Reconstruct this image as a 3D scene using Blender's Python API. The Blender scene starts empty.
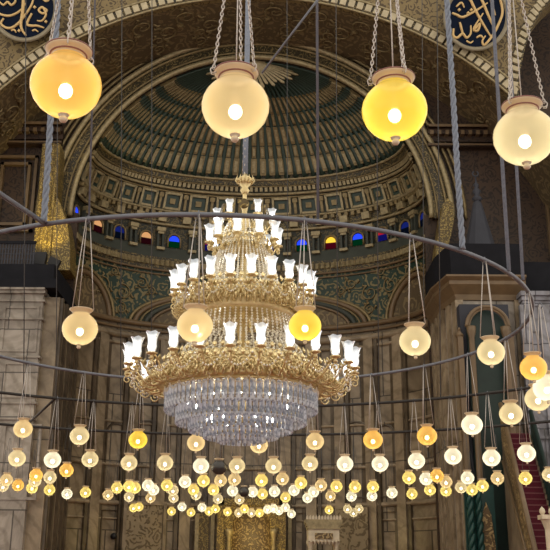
import bpy, bmesh, math, random
from math import sin, cos, tan, pi, radians, degrees, hypot, atan2, sqrt
from mathutils import Vector, Matrix
random.seed(7)
SC = bpy.context.scene
COL = SC.collection
# ---------------------------------------------------------------- camera
F, PITCH, ROLL, EYE = 930.0, radians(17.65), radians(0.35), 1.6
cam = bpy.data.objects.new('camera', bpy.data.cameras.new('camera'))
COL.objects.link(cam)
cam.data.sensor_width = 36.0
cam.data.lens = 36.0 * F / 550.0
cam.data.clip_end = 400
CM = Matrix.Translation((0, 0, EYE)) @ Matrix.Rotation(pi / 2 + PITCH, 4, 'X') @ Matrix.Rotation(ROLL, 4, 'Z')
cam.matrix_world = CM
SC.camera = cam
CR = CM.to_3x3()
CI = CM.inverted()


def ray(px, py):
    return CR @ Vector(((px - 275) / F, (275 - py) / F, -1.0))


def at(px, py, Y):                      # the place point seen at a pixel, at depth Y
    d = ray(px, py)
    return Vector((0, 0, EYE)) + d * (Y / d.y)


def atz(px, py, z):                     # ... at height z
    d = ray(px, py)
    return Vector((0, 0, EYE)) + d * ((z - EYE) / d.z)


def proj(p):
    c = CI @ Vector(p)
    return 275 + F * c.x / -c.z, 275 - F * c.y / -c.z


def zat(py, Y, px=250):
    return at(px, py, Y).z


def xat(px, Y, py=250):
    return at(px, py, Y).x


# ---------------------------------------------------------------- mesh builder
class MB:
    def __init__(s):
        s.v = []
        s.f = []

    def quad(s, a, b, c, d):
        n = len(s.v)
        s.v += [tuple(a), tuple(b), tuple(c), tuple(d)]
        s.f.append((n, n + 1, n + 2, n + 3))

    def hexa(s, p):                     # 8 corners: bottom ring, top ring
        n = len(s.v)
        s.v += [tuple(q) for q in p]
        for q in ((0, 3, 2, 1), (4, 5, 6, 7), (0, 1, 5, 4), (1, 2, 6, 5), (2, 3, 7, 6), (3, 0, 4, 7)):
            s.f.append(tuple(n + i for i in q))

    def box(s, x0, x1, y0, y1, z0, z1):
        s.hexa([(x0, y0, z0), (x1, y0, z0), (x1, y1, z0), (x0, y1, z0), (x0, y0, z1), (x1, y0, z1), (x1, y1, z1), (x0, y1, z1)])

    def obox(s, c, ux, uy, uz):         # centre and three half-axis vectors
        c, ux, uy, uz = map(Vector, (c, ux, uy, uz))
        s.hexa([c - ux - uy - uz, c + ux - uy - uz, c + ux + uy - uz, c - ux + uy - uz,
                c - ux - uy + uz, c + ux - uy + uz, c + ux + uy + uz, c - ux + uy + uz])

    def grid(s, fn, nu, nv, wrap=False):
        n = len(s.v)
        w = nu if wrap else nu + 1
        for j in range(nv + 1):
            for i in range(w):
                s.v.append(tuple(fn(i / nu, j / nv)))
        for j in range(nv):
            for i in range(nu):
                a = n + j * w + i
                b = n + j * w + (i + 1) % w
                s.f.append((a, b, b + w, a + w))

    def lathe(s, prof, n=24, c=(0, 0, 0), cap=True):
        b = len(s.v)
        for r, z in prof:
            for i in range(n):
                a = 2 * pi * i / n
                s.v.append((c[0] + r * cos(a), c[1] + r * sin(a), c[2] + z))
        m = len(prof)
        for j in range(m - 1):
            for i in range(n):
                k = (i + 1) % n
                s.f.append((b + j * n + i, b + j * n + k, b + (j + 1) * n + k, b + (j + 1) * n + i))
        if cap:
            s.f.append(tuple(b + i for i in reversed(range(n))))
            s.f.append(tuple(b + (m - 1) * n + i for i in range(n)))

    def tube(s, pts, r, n=8, closed=False):
        pts = [Vector(p) for p in pts]
        m = len(pts)
        rs = r if isinstance(r, (list, tuple)) else [r] * m
        b = len(s.v)
        t0 = (pts[1] - pts[0]).normalized()
        up = Vector((0, 0, 1)) if abs(t0.z) < .9 else Vector((1, 0, 0))
        for i, p in enumerate(pts):
            if closed:
                t = pts[(i + 1) % m] - pts[i - 1]
            else:
                t = pts[min(i + 1, m - 1)] - pts[max(i - 1, 0)]
            t = t.normalized() if t.length > 1e-9 else t0
            x = up.cross(t)
            if x.length < 1e-4:
                x = Vector((1, 0, 0)).cross(t)
            x.normalize()
            y = t.cross(x)
            up = -x.cross(t) if False else t.cross(x)
            for k in range(n):
                a = 2 * pi * k / n
                s.v.append(tuple(p + (x * cos(a) + y * sin(a)) * rs[i]))
        for i in range(m if closed else m - 1):
            j = (i + 1) % m
            for k in range(n):
                l = (k + 1) % n
                s.f.append((b + i * n + k, b + i * n + l, b + j * n + l, b + j * n + k))
        if not closed:
            s.f.append(tuple(b + k for k in reversed(range(n))))
            s.f.append(tuple(b + (m - 1) * n + k for k in range(n)))

    def prism(s, poly, d):              # polygon (list of points) pushed along vector d
        poly = [Vector(p) for p in poly]
        d = Vector(d)
        n = len(s.v)
        m = len(poly)
        s.v += [tuple(p) for p in poly] + [tuple(p + d) for p in poly]
        s.f.append(tuple(n + i for i in range(m)))
        s.f.append(tuple(n + m + i for i in reversed(range(m))))
        for i in range(m):
            j = (i + 1) % m
            s.f.append((n + i, n + m + i, n + m + j, n + j))

    def ball(s, c, r, n=10, sz=1.0):
        m = max(4, n // 2)
        prof = [(max(1e-4, r * sin(pi * j / m)), -r * sz * cos(pi * j / m)) for j in range(m + 1)]
        s.lathe(prof, n, c, cap=False)

    def mesh(s, name, mat, smooth=False):
        me = bpy.data.meshes.new(name)
        me.from_pydata(s.v, [], s.f)
        bm = bmesh.new()
        bm.from_mesh(me)
        bmesh.ops.recalc_face_normals(bm, faces=bm.faces)
        bm.to_mesh(me)
        bm.free()
        if mat:
            me.materials.append(mat)
        if smooth:
            for p in me.polygons:
                p.use_smooth = True
        me.update()
        return me

    def build(s, name, mat, parent=None, smooth=False, **kw):
        return link(name, s.mesh(name, mat, smooth), parent, **kw)


def link(name, me, parent=None, loc=None, rz=None, scale=None):
    o = bpy.data.objects.new(name, me)
    COL.objects.link(o)
    if parent:
        o.parent = parent
    if loc is not None:
        o.location = loc
    if rz is not None:
        o.rotation_euler = (0, 0, rz)
    if scale is not None:
        o.scale = scale
    return o


def tag(o, label, cat, group=None):
    o['label'] = label
    o['category'] = cat
    if group:
        o['group'] = group
    return o


def thing(name, loc, label, cat, group=None):
    return tag(link(name, None, loc=loc), label, cat, group)


def struct(o):
    o['kind'] = 'structure'
    return o


# ---------------------------------------------------------------- materials
def newmat(name):
    m = bpy.data.materials.new(name)
    m.use_nodes = True
    nt = m.node_tree
    nt.nodes.clear()
    out = nt.nodes.new('ShaderNodeOutputMaterial')
    return m, nt, out


def N(nt, t, **kw):
    n = nt.nodes.new(t)
    for k, v in kw.items():
        if k in n.inputs:
            n.inputs[k].default_value = v
        else:
            setattr(n, k, v)
    return n


def rgba(c):
    return (c[0], c[1], c[2], 1)


def pr(nt, out, col, rough=.6, metal=0.0, spec=.4):
    b = N(nt, 'ShaderNodeBsdfPrincipled')
    b.inputs['Roughness'].default_value = rough
    b.inputs['Metallic'].default_value = metal
    b.inputs['Specular IOR Level'].default_value = spec
    if isinstance(col, tuple):
        b.inputs['Base Color'].default_value = rgba(col)
    else:
        nt.links.new(col, b.inputs['Base Color'])
    nt.links.new(b.outputs[0], out.inputs[0])
    return b


def plain(name, col, rough=.6, metal=0.0, noise=.25, nscale=3.0, spec=.4):
    m, nt, out = newmat(name)
    tc = N(nt, 'ShaderNodeTexCoord')
    no = N(nt, 'ShaderNodeTexNoise', Scale=nscale, Detail=6.0)
    nt.links.new(tc.outputs['Object'], no.inputs['Vector'])
    mx = N(nt, 'ShaderNodeMixRGB')
    mx.inputs[1].default_value = rgba([c * (1 - noise) for c in col])
    mx.inputs[2].default_value = rgba([min(1, c * (1 + noise)) for c in col])
    nt.links.new(no.outputs['Fac'], mx.inputs[0])
    pr(nt, out, mx.outputs[0], rough, metal, spec)
    return m


def ornament(name, base, fig, scale=1.0, rough=.55, metal=0.0, amount=.5, bump=.3, fmetal=None):
    """a ground colour under painted or gilded scrolling arabesques"""
    m, nt, out = newmat(name)
    L = nt.links.new
    tc = N(nt, 'ShaderNodeTexCoord')
    mp = N(nt, 'ShaderNodeMapping')
    L(tc.outputs['Object'], mp.inputs[0])
    mp.inputs['Scale'].default_value = (scale, scale, scale)
    nz = N(nt, 'ShaderNodeTexNoise', Scale=1.1, Detail=2.0)
    L(mp.outputs[0], nz.inputs['Vector'])
    ad = N(nt, 'ShaderNodeVectorMath', operation='MULTIPLY_ADD')
    L(nz.outputs['Color'], ad.inputs[0])
    ad.inputs[1].default_value = (.9, .9, .9)
    L(mp.outputs[0], ad.inputs[2])
    vo = N(nt, 'ShaderNodeTexVoronoi', feature='F1', Scale=1.0)
    L(ad.outputs[0], vo.inputs['Vector'])
    ml = N(nt, 'ShaderNodeMath', operation='MULTIPLY')
    L(vo.outputs['Distance'], ml.inputs[0])
    ml.inputs[1].default_value = 25.0
    sn = N(nt, 'ShaderNodeMath', operation='SINE')
    L(ml.outputs[0], sn.inputs[0])
    n2 = N(nt, 'ShaderNodeTexNoise', Scale=4.5, Detail=5.0, Roughness=.7)
    L(mp.outputs[0], n2.inputs['Vector'])
    m2 = N(nt, 'ShaderNodeMath', operation='MULTIPLY_ADD')
    L(n2.outputs['Fac'], m2.inputs[0])
    m2.inputs[1].default_value = 1.3
    L(sn.outputs[0], m2.inputs[2])
    rp = N(nt, 'ShaderNodeValToRGB')
    rp.color_ramp.elements[0].position = .60
    rp.color_ramp.elements[1].position = .74
    nm = N(nt, 'ShaderNodeTexNoise', Scale=2.6, Detail=1.0)
    L(mp.outputs[0], nm.inputs['Vector'])
    v2 = N(nt, 'ShaderNodeTexVoronoi', feature='F1', Scale=2.3)
    L(ad.outputs[0], v2.inputs['Vector'])
    dt = N(nt, 'ShaderNodeMapRange')
    dt.inputs['From Min'].default_value = .30
    dt.inputs['From Max'].default_value = .16
    L(v2.outputs['Distance'], dt.inputs[0])
    mk = N(nt, 'ShaderNodeMapRange')
    mk.inputs['From Min'].default_value = .40
    mk.inputs['From Max'].default_value = .50
    mk.inputs['To Min'].default_value = -.45
    mk.inputs['To Max'].default_value = .06
    L(nm.outputs['Fac'], mk.inputs[0])
    dv = N(nt, 'ShaderNodeMath', operation='MULTIPLY_ADD')
    L(m2.outputs[0], dv.inputs[0])
    dv.inputs[1].default_value = .35
    dv.inputs[2].default_value = .20 + .22 * amount
    a1 = N(nt, 'ShaderNodeMath', operation='ADD')
    L(dv.outputs[0], a1.inputs[0])
    L(mk.outputs[0], a1.inputs[1])
    a2 = N(nt, 'ShaderNodeMath', operation='MAXIMUM')
    L(a1.outputs[0], a2.inputs[0])
    L(dt.outputs[0], a2.inputs[1])
    L(a2.outputs[0], rp.inputs[0])
    mx = N(nt, 'ShaderNodeMixRGB')
    L(rp.outputs[0], mx.inputs[0])
    mx.inputs[1].default_value = rgba(base)
    mx.inputs[2].default_value = rgba(fig)
    n3 = N(nt, 'ShaderNodeTexNoise', Scale=.5, Detail=4.0)
    L(tc.outputs['Object'], n3.inputs['Vector'])
    m3 = N(nt, 'ShaderNodeMixRGB', blend_type='MULTIPLY')
    m3.inputs[0].default_value = .5
    L(mx.outputs[0], m3.inputs[1])
    L(n3.outputs['Fac'], m3.inputs[2])
    b = pr(nt, out, m3.outputs[0], rough, metal)
    if fmetal is not None:
        mm = N(nt, 'ShaderNodeMath', operation='MULTIPLY')
        L(rp.outputs[0], mm.inputs[0])
        mm.inputs[1].default_value = fmetal
        L(mm.outputs[0], b.inputs['Metallic'])
    bp = N(nt, 'ShaderNodeBump', Strength=bump, Distance=.08)
    L(rp.outputs[0], bp.inputs['Height'])
    L(bp.outputs[0], b.inputs['Normal'])
    return m


def marble(name, c1, c2, c3, sx=1.0, sz=1.0, rough=.35, swap=False):
    """veined alabaster slabs with dark joints; the slabs lie in x/z (swap: y/z)"""
    m, nt, out = newmat(name)
    L = nt.links.new
    tc = N(nt, 'ShaderNodeTexCoord')
    sp = N(nt, 'ShaderNodeSeparateXYZ')
    L(tc.outputs['Object'], sp.inputs[0])
    cb = N(nt, 'ShaderNodeCombineXYZ')
    L(sp.outputs['Y' if swap else 'X'], cb.inputs['X'])
    L(sp.outputs['Z'], cb.inputs['Y'])
    br = N(nt, 'ShaderNodeTexBrick', Scale=1.0)
    br.offset = .35
    br.inputs['Brick Width'].default_value = 1.5 * sx
    br.inputs['Row Height'].default_value = 2.4 * sz
    br.inputs['Mortar Size'].default_value = .035
    br.inputs['Mortar Smooth'].default_value = .3
    br.inputs['Color1'].default_value = rgba(c1)
    br.inputs['Color2'].default_value = rgba(c2)
    br.inputs['Mortar'].default_value = rgba(c3)
    L(cb.outputs[0], br.inputs['Vector'])
    nz = N(nt, 'ShaderNodeTexNoise', Scale=.55, Detail=9.0, Roughness=.62, Distortion=1.6)
    L(tc.outputs['Object'], nz.inputs['Vector'])
    wv = N(nt, 'ShaderNodeTexWave', Scale=.55, Distortion=9.0, Detail=4.0)
    wv.bands_direction = 'DIAGONAL'
    L(tc.outputs['Object'], wv.inputs['Vector'])
    rp = N(nt, 'ShaderNodeValToRGB')
    e = rp.color_ramp.elements
    e[0].position, e[0].color = .3, (.48, .44, .4, 1)
    e[1].position, e[1].color = .72, (1.25, 1.22, 1.18, 1)
    L(nz.outputs['Fac'], rp.inputs[0])
    m1 = N(nt, 'ShaderNodeMixRGB', blend_type='MULTIPLY')
    m1.inputs[0].default_value = 1
    L(br.outputs['Color'], m1.inputs[1])
    L(rp.outputs[0], m1.inputs[2])
    r2 = N(nt, 'ShaderNodeValToRGB')
    r2.color_ramp.elements[0].position, r2.color_ramp.elements[0].color = .0, (.6, .57, .52, 1)
    r2.color_ramp.elements[1].position = .25
    L(wv.outputs['Fac'], r2.inputs[0])
    m2 = N(nt, 'ShaderNodeMixRGB', blend_type='MULTIPLY')
    m2.inputs[0].default_value = .6
    L(m1.outputs[0], m2.inputs[1])
    L(r2.outputs[0], m2.inputs[2])
    pr(nt, out, m2.outputs[0], rough)
    return m


def emit(name, col, s):
    m, nt, out = newmat(name)
    e = N(nt, 'ShaderNodeEmission', Strength=s)
    e.inputs[0].default_value = rgba(col)
    nt.links.new(e.outputs[0], out.inputs[0])
    return m


def lampglass(name, col, clear, em, emcol=None, frost=.30):
    """blown glass of a lit lamp: partly see-through, partly frosted, partly glowing by itself and by the bulb inside"""
    m, nt, out = newmat(name)
    L = nt.links.new
    tint = rgba([.35 + .65 * c for c in col])
    tr = N(nt, 'ShaderNodeBsdfTransparent')
    tr.inputs[0].default_value = tint
    rf = N(nt, 'ShaderNodeBsdfRefraction', Roughness=.42, IOR=1.02)
    rf.inputs[0].default_value = rgba(col)
    tl = N(nt, 'ShaderNodeBsdfTranslucent')
    tl.inputs[0].default_value = rgba(col)
    m0 = N(nt, 'ShaderNodeMixShader')
    m0.inputs[0].default_value = frost / (frost + clear)
    L(tr.outputs[0], m0.inputs[1])
    L(rf.outputs[0], m0.inputs[2])
    lw = N(nt, 'ShaderNodeLayerWeight', Blend=.35)
    mr = N(nt, 'ShaderNodeMapRange')
    mr.inputs['To Min'].default_value = 1 - clear - frost
    mr.inputs['To Max'].default_value = .9
    L(lw.outputs['Facing'], mr.inputs[0])
    mx = N(nt, 'ShaderNodeMixShader')
    L(mr.outputs[0], mx.inputs[0])
    L(m0.outputs[0], mx.inputs[1])
    L(tl.outputs[0], mx.inputs[2])
    gl = N(nt, 'ShaderNodeBsdfGlossy', Roughness=.08)
    fr = N(nt, 'ShaderNodeFresnel', IOR=1.35)
    m2 = N(nt, 'ShaderNodeMixShader')
    L(fr.outputs[0], m2.inputs[0])
    L(mx.outputs[0], m2.inputs[1])
    L(gl.outputs[0], m2.inputs[2])
    e = N(nt, 'ShaderNodeEmission', Strength=em)
    e.inputs[0].default_value = rgba(emcol or col)
    a = N(nt, 'ShaderNodeAddShader')
    L(m2.outputs[0], a.inputs[0])
    L(e.outputs[0], a.inputs[1])
    L(a.outputs[0], out.inputs[0])
    return m


M = {}
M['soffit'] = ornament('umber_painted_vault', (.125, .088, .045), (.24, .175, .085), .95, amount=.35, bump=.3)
M['spandrel'] = ornament('ochre_painted_spandrel', (.25, .18, .075), (.085, .055, .022), 1.5, amount=.6)
M['brown'] = ornament('brown_painted_wall', (.062, .034, .019), (.022, .012, .008), 1.5, amount=.5, bump=.2)
M['goldorn'] = ornament('gilded_relief', (.045, .036, .018), (.27, .205, .09), 2.6, rough=.4, amount=.7, bump=.7, fmetal=.3)
M['litgold'] = ornament('gold_mosaic', (.12, .08, .022), (.40, .29, .085), 2.8, rough=.4, amount=.6, bump=.4)
M['greenorn'] = ornament('green_ground_gold_scrolls', (.014, .040, .026), (.22, .175, .075), 1.15, rough=.5, amount=.62, bump=.35)
M['dome'] = ornament('dome_ground', (.022, .026, .017), (.15, .115, .055), 2.2, rough=.5, amount=.66, bump=.6, fmetal=.2)
M['rib'] = plain('dark_green_rib', (.020, .040, .030), .45, 0, .4, 4)
M['gold'] = plain('old_gilding', (.20, .15, .07), .42, .3, .75, 5)
M['palegold'] = plain('pale_gilding', (.29, .235, .13), .42, .25, .7, 6)
M['brass'] = plain('polished_brass', (.70, .56, .29), .26, .5, .45, 9)
M['cream'] = plain('cream_stone', (.62, .54, .40), .6, 0, .3, 5)
M['dentil'] = plain('pale_dentil', (.40, .34, .22), .6, 0, .45, 3)
M['tan'] = plain('tan_moulding', (.145, .096, .050), .38, 0, .4, 2.5)
M['dark'] = plain('dark_ledge', (.013, .0135, .017), .8, 0, .4, 2, .08)
M['grey'] = plain('grey_green_ledge', (.042, .048, .038), .6, 0, .35, 2)
M['spire'] = plain('slate_lead', (.044, .046, .057), .6, .1, .25, 1, .15)
M['marble_pier'] = marble('pale_alabaster', (.36, .33, .29), (.27, .245, .215), (.09, .08, .07), 1.9, .85)
M['marble_apse'] = marble('brown_alabaster', (.30, .245, .17), (.19, .15, .10), (.06, .047, .032), .8, 1.5)
M['marble_right'] = marble('bluish_alabaster', (.30, .31, .36), (.22, .23, .28), (.08, .08, .10), 1.0, .8)
M['pilaster'] = marble('brown_pilaster', (.32, .26, .18), (.24, .195, .135), (.09, .07, .05), 4, 3)
M['pilaster_dark'] = marble('umber_strip', (.11, .085, .055), (.085, .064, .042), (.04, .03, .02), 4, 3)
M['carved'] = ornament('carved_cream_marble', (.34, .27, .17), (.17, .125, .07), 1.4, amount=.45, bump=.8)
M['iron'] = plain('grey_painted_iron', (.145, .155, .185), .5, .3, .25, 6)
M['irondark'] = plain('dark_iron', (.03, .028, .026), .6, .3, .25, 6)
M['rope'] = plain('blue_grey_rope', (.20, .23, .29), .8, 0, .4, 25)
M['cable'] = plain('dark_cable', (.065, .065, .065), .7, 0, .3, 8)
M['chain'] = plain('pale_steel_chain', (.50, .46, .43), .4, .5, .3, 30)
M['navy'] = plain('navy_roundel', (.006, .011, .026), .8, 0, .3, 3, .08)
M['script'] = plain('gilt_script', (.62, .44, .20), .45, .2, .2, 3)
M['rimstone'] = plain('grey_gilt_rim', (.26, .23, .16), .5, .1, .3, 4)
M['carpet'] = plain('crimson_carpet', (.085, .006, .016), .9, 0, .3, 12)
M['carpetedge'] = plain('highlit_carpet_edge', (.16, .05, .055), .8, 0, .3, 9)  # step-edge highlight put into the colour, paler than the carpet
M['floor'] = plain('red_mosque_carpet', (.20, .055, .035), .9, 0, .3, 3)
M['teal'] = plain('deep_teal_paint', (.006, .045, .042), .4, 0, .3, 3)
M['greendark'] = plain('bottle_green_panel', (.006, .02, .016), .5, 0, .4, 2)
M['goldcarve'] = ornament('carved_gilt_panel', (.17, .11, .05), (.55, .40, .19), 2.2, rough=.45, amount=.7, bump=.8, fmetal=.05)
M['black'] = plain('black_housing', (.012, .012, .014), .5, 0, .2, 5)
M['collar'] = plain('cream_glass_collar', (.62, .50, .34), .3, 0, .2, 8)
M['collarrim'] = plain('plum_rim', (.24, .10, .09), .4, 0, .3, 10)
M['socket'] = plain('porcelain_socket', (.55, .50, .42), .4, 0, .2, 10)
M['finial'] = plain('glass_finial', (.75, .66, .50), .15, 0, .15, 10)
M['bulb'] = emit('glowing_bulb', (1, .90, .70), 12)
M['bulbsmall'] = emit('glowing_bulb_in_shade', (1, .96, .90), 14)
M['amber'] = lampglass('amber_glass', (.94, .66, .22), .42, .25, (1, .60, .13))
M['yellow'] = lampglass('yellow_glass', (.94, .76, .16), .42, .26, (1, .72, .08))
M['straw'] = lampglass('straw_glass', (.94, .80, .34), .42, .26, (1, .80, .25))
M['honey'] = lampglass('honey_glass', (.90, .75, .46), .44, .17, (1, .76, .38))
M['creamglass'] = lampglass('cream_glass', (.90, .80, .55), .44, .17, (1, .84, .48))
M['clear'] = lampglass('clear_glass', (.93, .90, .77), .46, .28, (1, .93, .68))
M['smoke'] = plain('unlit_smoked_glass', (.05, .048, .045), .12, 0, .2, 10)
M['tulip'] = lampglass('white_tulip_glass', (.95, .96, .97), .55, .36, (.90, .96, 1))


def crystal():
    m, nt, out = newmat('cut_crystal')
    L = nt.links.new
    tc = N(nt, 'ShaderNodeTexCoord')
    nz = N(nt, 'ShaderNodeTexNoise', Scale=16.0, Detail=2.0)
    L(tc.outputs['Object'], nz.inputs['Vector'])
    rp = N(nt, 'ShaderNodeValToRGB')
    rp.color_ramp.elements[0].position, rp.color_ramp.elements[0].color = .40, (.10, .12, .18, 1)
    rp.color_ramp.elements[1].position, rp.color_ramp.elements[1].color = .58, (.96, .98, 1, 1)
    L(nz.outputs['Fac'], rp.inputs[0])
    b = pr(nt, out, rp.outputs[0], .08, 0, .9)
    b.inputs['Transmission Weight'].default_value = .35
    b.inputs['IOR'].default_value = 1.5
    tl = N(nt, 'ShaderNodeBsdfTranslucent')
    tl.inputs[0].default_value = (.80, .87, 1, 1)
    mx = N(nt, 'ShaderNodeMixShader')
    mx.inputs[0].default_value = .35
    L(b.outputs[0], mx.inputs[1])
    L(tl.outputs[0], mx.inputs[2])
    L(mx.outputs[0], out.inputs[0])
    return m


M['crystal'] = crystal()
M['bead'] = plain('crystal_bead', (.85, .82, .72), .1, .25, .15, 20)

# ---------------------------------------------------------------- depths of the place
Y1, Y2 = 42.0, 46.8                     # pier fronts, plane of the apse arch
CX = xat(251, Y2, 215)
ZS = zat(219, Y2)
RI = .207 * Y2                          # inner radius of the apse half dome
KD = .6                                 # how deep it is beside its half width
RO = RI * 1.115


def circ3(a, b, c):
    ax, ay, bx, by, cx, cy = a[0], a[1], b[0], b[1], c[0], c[1]
    d = 2 * (ax * (by - cy) + bx * (cy - ay) + cx * (ay - by))
    ux = ((ax * ax + ay * ay) * (by - cy) + (bx * bx + by * by) * (cy - ay) + (cx * cx + cy * cy) * (ay - by)) / d
    uy = ((ax * ax + ay * ay) * (cx - bx) + (bx * bx + by * by) * (ax - cx) + (cx * cx + cy * cy) * (bx - ax)) / d
    return ux, uy, hypot(ax - ux, ay - uy)


# floor
b = MB()
b.box(-30, 30, -6, 60, -.3, 0)
struct(b.build('floor', M['floor']))

# ---------------------------------------------------------------- great arch with painted spandrels (front wall)
pa, pb, pc = at(0, 91, Y1), at(251, -2, Y1), at(503, 90, Y1)
AX, AZ, AR = circ3((pa.x, pa.z), (pb.x, pb.z), (pc.x, pc.z))
E0, ETOP = at(598, 122, Y1), at(598, -12, Y1)
EA, EB = at(598, 122, Y1).x - at(519, 122, Y1).x, ETOP.z - E0.z
ZC = zat(132, Y1)                       # springing, on the cornice
TOPZ = 36.0


def arch_low(x):
    z = ZC
    if abs(x - AX) < AR:
        z1 = AZ + sqrt(AR * AR - (x - AX) ** 2)
        z = max(z, z1) if x < xat(512, Y1, 100) else z
    u = (x - E0.x) / EA
    if abs(u) < 1:
        z = max(z, E0.z + EB * sqrt(1 - u * u))
    return z


b = MB()
X0, X1 = xat(-60, Y1), xat(680, Y1)
nx = 260
for i in range(nx):
    xa, xb = X0 + (X1 - X0) * i / nx, X0 + (X1 - X0) * (i + 1) / nx
    za, zb = arch_low(xa), arch_low(xb)
    b.hexa([(xa, Y1, za), (xb, Y1, zb), (xb, Y1 + 1.6, zb), (xa, Y1 + 1.6, za),
            (xa, Y1, TOPZ), (xb, Y1, TOPZ), (xb, Y1 + 1.6, TOPZ), (xa, Y1 + 1.6, TOPZ)])
struct(b.build('wall_front', M['spandrel']))

# painted underside of the great arch, running back to the apse wall
b = MB()
t0 = pi - math.acos(min(1, (AX - X0) / AR)) if AR > AX - X0 else pi
b.grid(lambda u, v: (AX + AR * cos(pi * .04 + pi * .92 * u), Y1 + .3 + (Y2 - Y1) * v, AZ + AR * sin(pi * .04 + pi * .92 * u)), 80, 10)
b.grid(lambda u, v: (AX + (AR + .5) * cos(pi * .04 + pi * .92 * u), Y1 + .3 + (Y2 - Y1) * v, AZ + (AR + .5) * sin(pi * .04 + pi * .92 * u)), 80, 1)
struct(b.build('ceiling_vault', M['soffit']))


def arc_pts(r, a0, a1, n):
    return [(AX + r * cos(a0 + (a1 - a0) * i / n), AZ + r * sin(a0 + (a1 - a0) * i / n)) for i in range(n + 1)]


# light dentil band that edges the great arch
aR = math.acos((xat(512, Y1, 100) - AX) / AR)
aL = math.acos((xat(-50, Y1, 100) - AX) / AR)
b = MB()
pts_i, pts_o = arc_pts(AR - .02, aR, aL, 90), arc_pts(AR + .62, aR, aL, 90)
for i in range(90):
    p, q, r_, s_ = pts_i[i], pts_i[i + 1], pts_o[i + 1], pts_o[i]
    b.hexa([(p[0], Y1 - .08, p[1]), (q[0], Y1 - .08, q[1]), (q[0], Y1, q[1]), (p[0], Y1, p[1]),
            (s_[0], Y1 - .08, s_[1]), (r_[0], Y1 - .08, r_[1]), (r_[0], Y1, r_[1]), (s_[0], Y1, s_[1])])
tr1 = struct(b.build('trim_1', M['goldorn']))
b = MB()
nd = 74
for i in range(nd):
    a = aR + (aL - aR) * (i + .5) / nd
    er, et = Vector((cos(a), 0, sin(a))), Vector((-sin(a), 0, cos(a)))
    for rr, hh in ((.30, .20),):
        c = Vector((AX, Y1 - .12, AZ)) + er * (AR + rr)
        b.obox(c, et * .16, (0, .09, 0), er * hh)
b.build('dentil_blocks', M['dentil'], tr1)
b = MB()
for rr in (-.02, .62):
    b.tube([(p[0], Y1 - .12, p[1]) for p in arc_pts(AR + rr, aR, aL, 90)], .06, 6)
b.build('edge_moulding', M['palegold'], tr1, True)

# the same band on the side arch
b = MB()
tr2p = [(E0.x + EA * cos(a) * k, E0.z + EB * sin(a) * k) for k in (1.0,) for a in [pi - pi * .55 * i / 40 for i in range(41)]]
tr2o = [(E0.x + (EA + .55) * cos(a), E0.z + (EB + .55) * sin(a)) for a in [pi - pi * .55 * i / 40 for i in range(41)]]
for i in range(40):
    p, q, r_, s_ = tr2p[i], tr2p[i + 1], tr2o[i + 1], tr2o[i]
    b.hexa([(p[0], Y1 - .1, p[1]), (q[0], Y1 - .1, q[1]), (q[0], Y1, q[1]), (p[0], Y1, p[1]),
            (s_[0], Y1 - .1, s_[1]), (r_[0], Y1 - .1, r_[1]), (r_[0], Y1, r_[1]), (s_[0], Y1, s_[1])])
tr2 = struct(b.build('trim_2', M['goldorn']))
b = MB()
for i in range(28):
    a = pi - pi * .5 * (i + .5) / 28
    er = Vector((cos(a), 0, sin(a)))
    et = Vector((-sin(a), 0, cos(a)))
    c = Vector((E0.x + (EA + .3) * cos(a), Y1 - .14, E0.z + (EB + .3) * sin(a)))
    b.obox(c, et * .12, (0, .08, 0), er * .2)
b.build('dentil_blocks', M['dentil'], tr2)


# ---------------------------------------------------------------- calligraphy roundels
def roundel(cpx, cpy, rpx, strokes, dots, label):
    Y = Y1 - .95
    c = at(cpx, cpy, Y)
    R = (at(cpx + rpx, cpy, Y) - c).length
    t = thing('mounted_roundel', c, label, 'roundel', 'painted roundels above the great arch')
    t.rotation_euler = (radians(24), 0, 0)
    b = MB()
    b.lathe([(R * .9, -.6), (R * .9, .22)], 56)
    o = b.build('disc', M['navy'], t)
    o.rotation_euler = (pi / 2, 0, 0)
    b = MB()
    b.tube([(R * .945 * cos(2 * pi * i / 64), -.2, R * .945 * sin(2 * pi * i / 64)) for i in range(64)], R * .055, 8, True)
    b.tube([(R * .885 * cos(2 * pi * i / 64), -.2, R * .885 * sin(2 * pi * i / 64)) for i in range(64)], R * .018, 6, True)
    b.build('rim', M['rimstone'], t, True)
    b = MB()

    def cr(p):                          # smooth path through the traced points
        out = []
        for i in range(len(p) - 1):
            p0, p1, p2, p3 = p[max(i - 1, 0)], p[i], p[i + 1], p[min(i + 2, len(p) - 1)]
            for k in range(6):
                u = k / 6
                out.append([.5 * ((2 * p1[j]) + (-p0[j] + p2[j]) * u + (2 * p0[j] - 5 * p1[j] + 4 * p2[j] - p3[j]) * u * u
                                  + (-p0[j] + 3 * p1[j] - 3 * p2[j] + p3[j]) * u ** 3) for j in (0, 1)])
        out.append(list(p[-1]))
        return out
    k = R / rpx
    for st in strokes:
        w = st[0]
        pp = cr([((x - cpx) * k, (cpy - y) * k) for x, y in st[1]])
        n = len(pp)
        rs = [k * w * (.35 + .65 * sin(pi * min(1, (i + 1) / n * .8 + .15)) ** .7) for i in range(n)]
        b.tube([(x, -.25, z) for x, z in pp], rs, 6)
    for x, y in dots:
        b.obox(((x - cpx) * k, -.25, (cpy - y) * k), (.9 * k, 0, .9 * k), (0, .05, 0), (-.9 * k, 0, .9 * k))
    b.build('lettering', M['script'], t, True)
    return t


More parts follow.
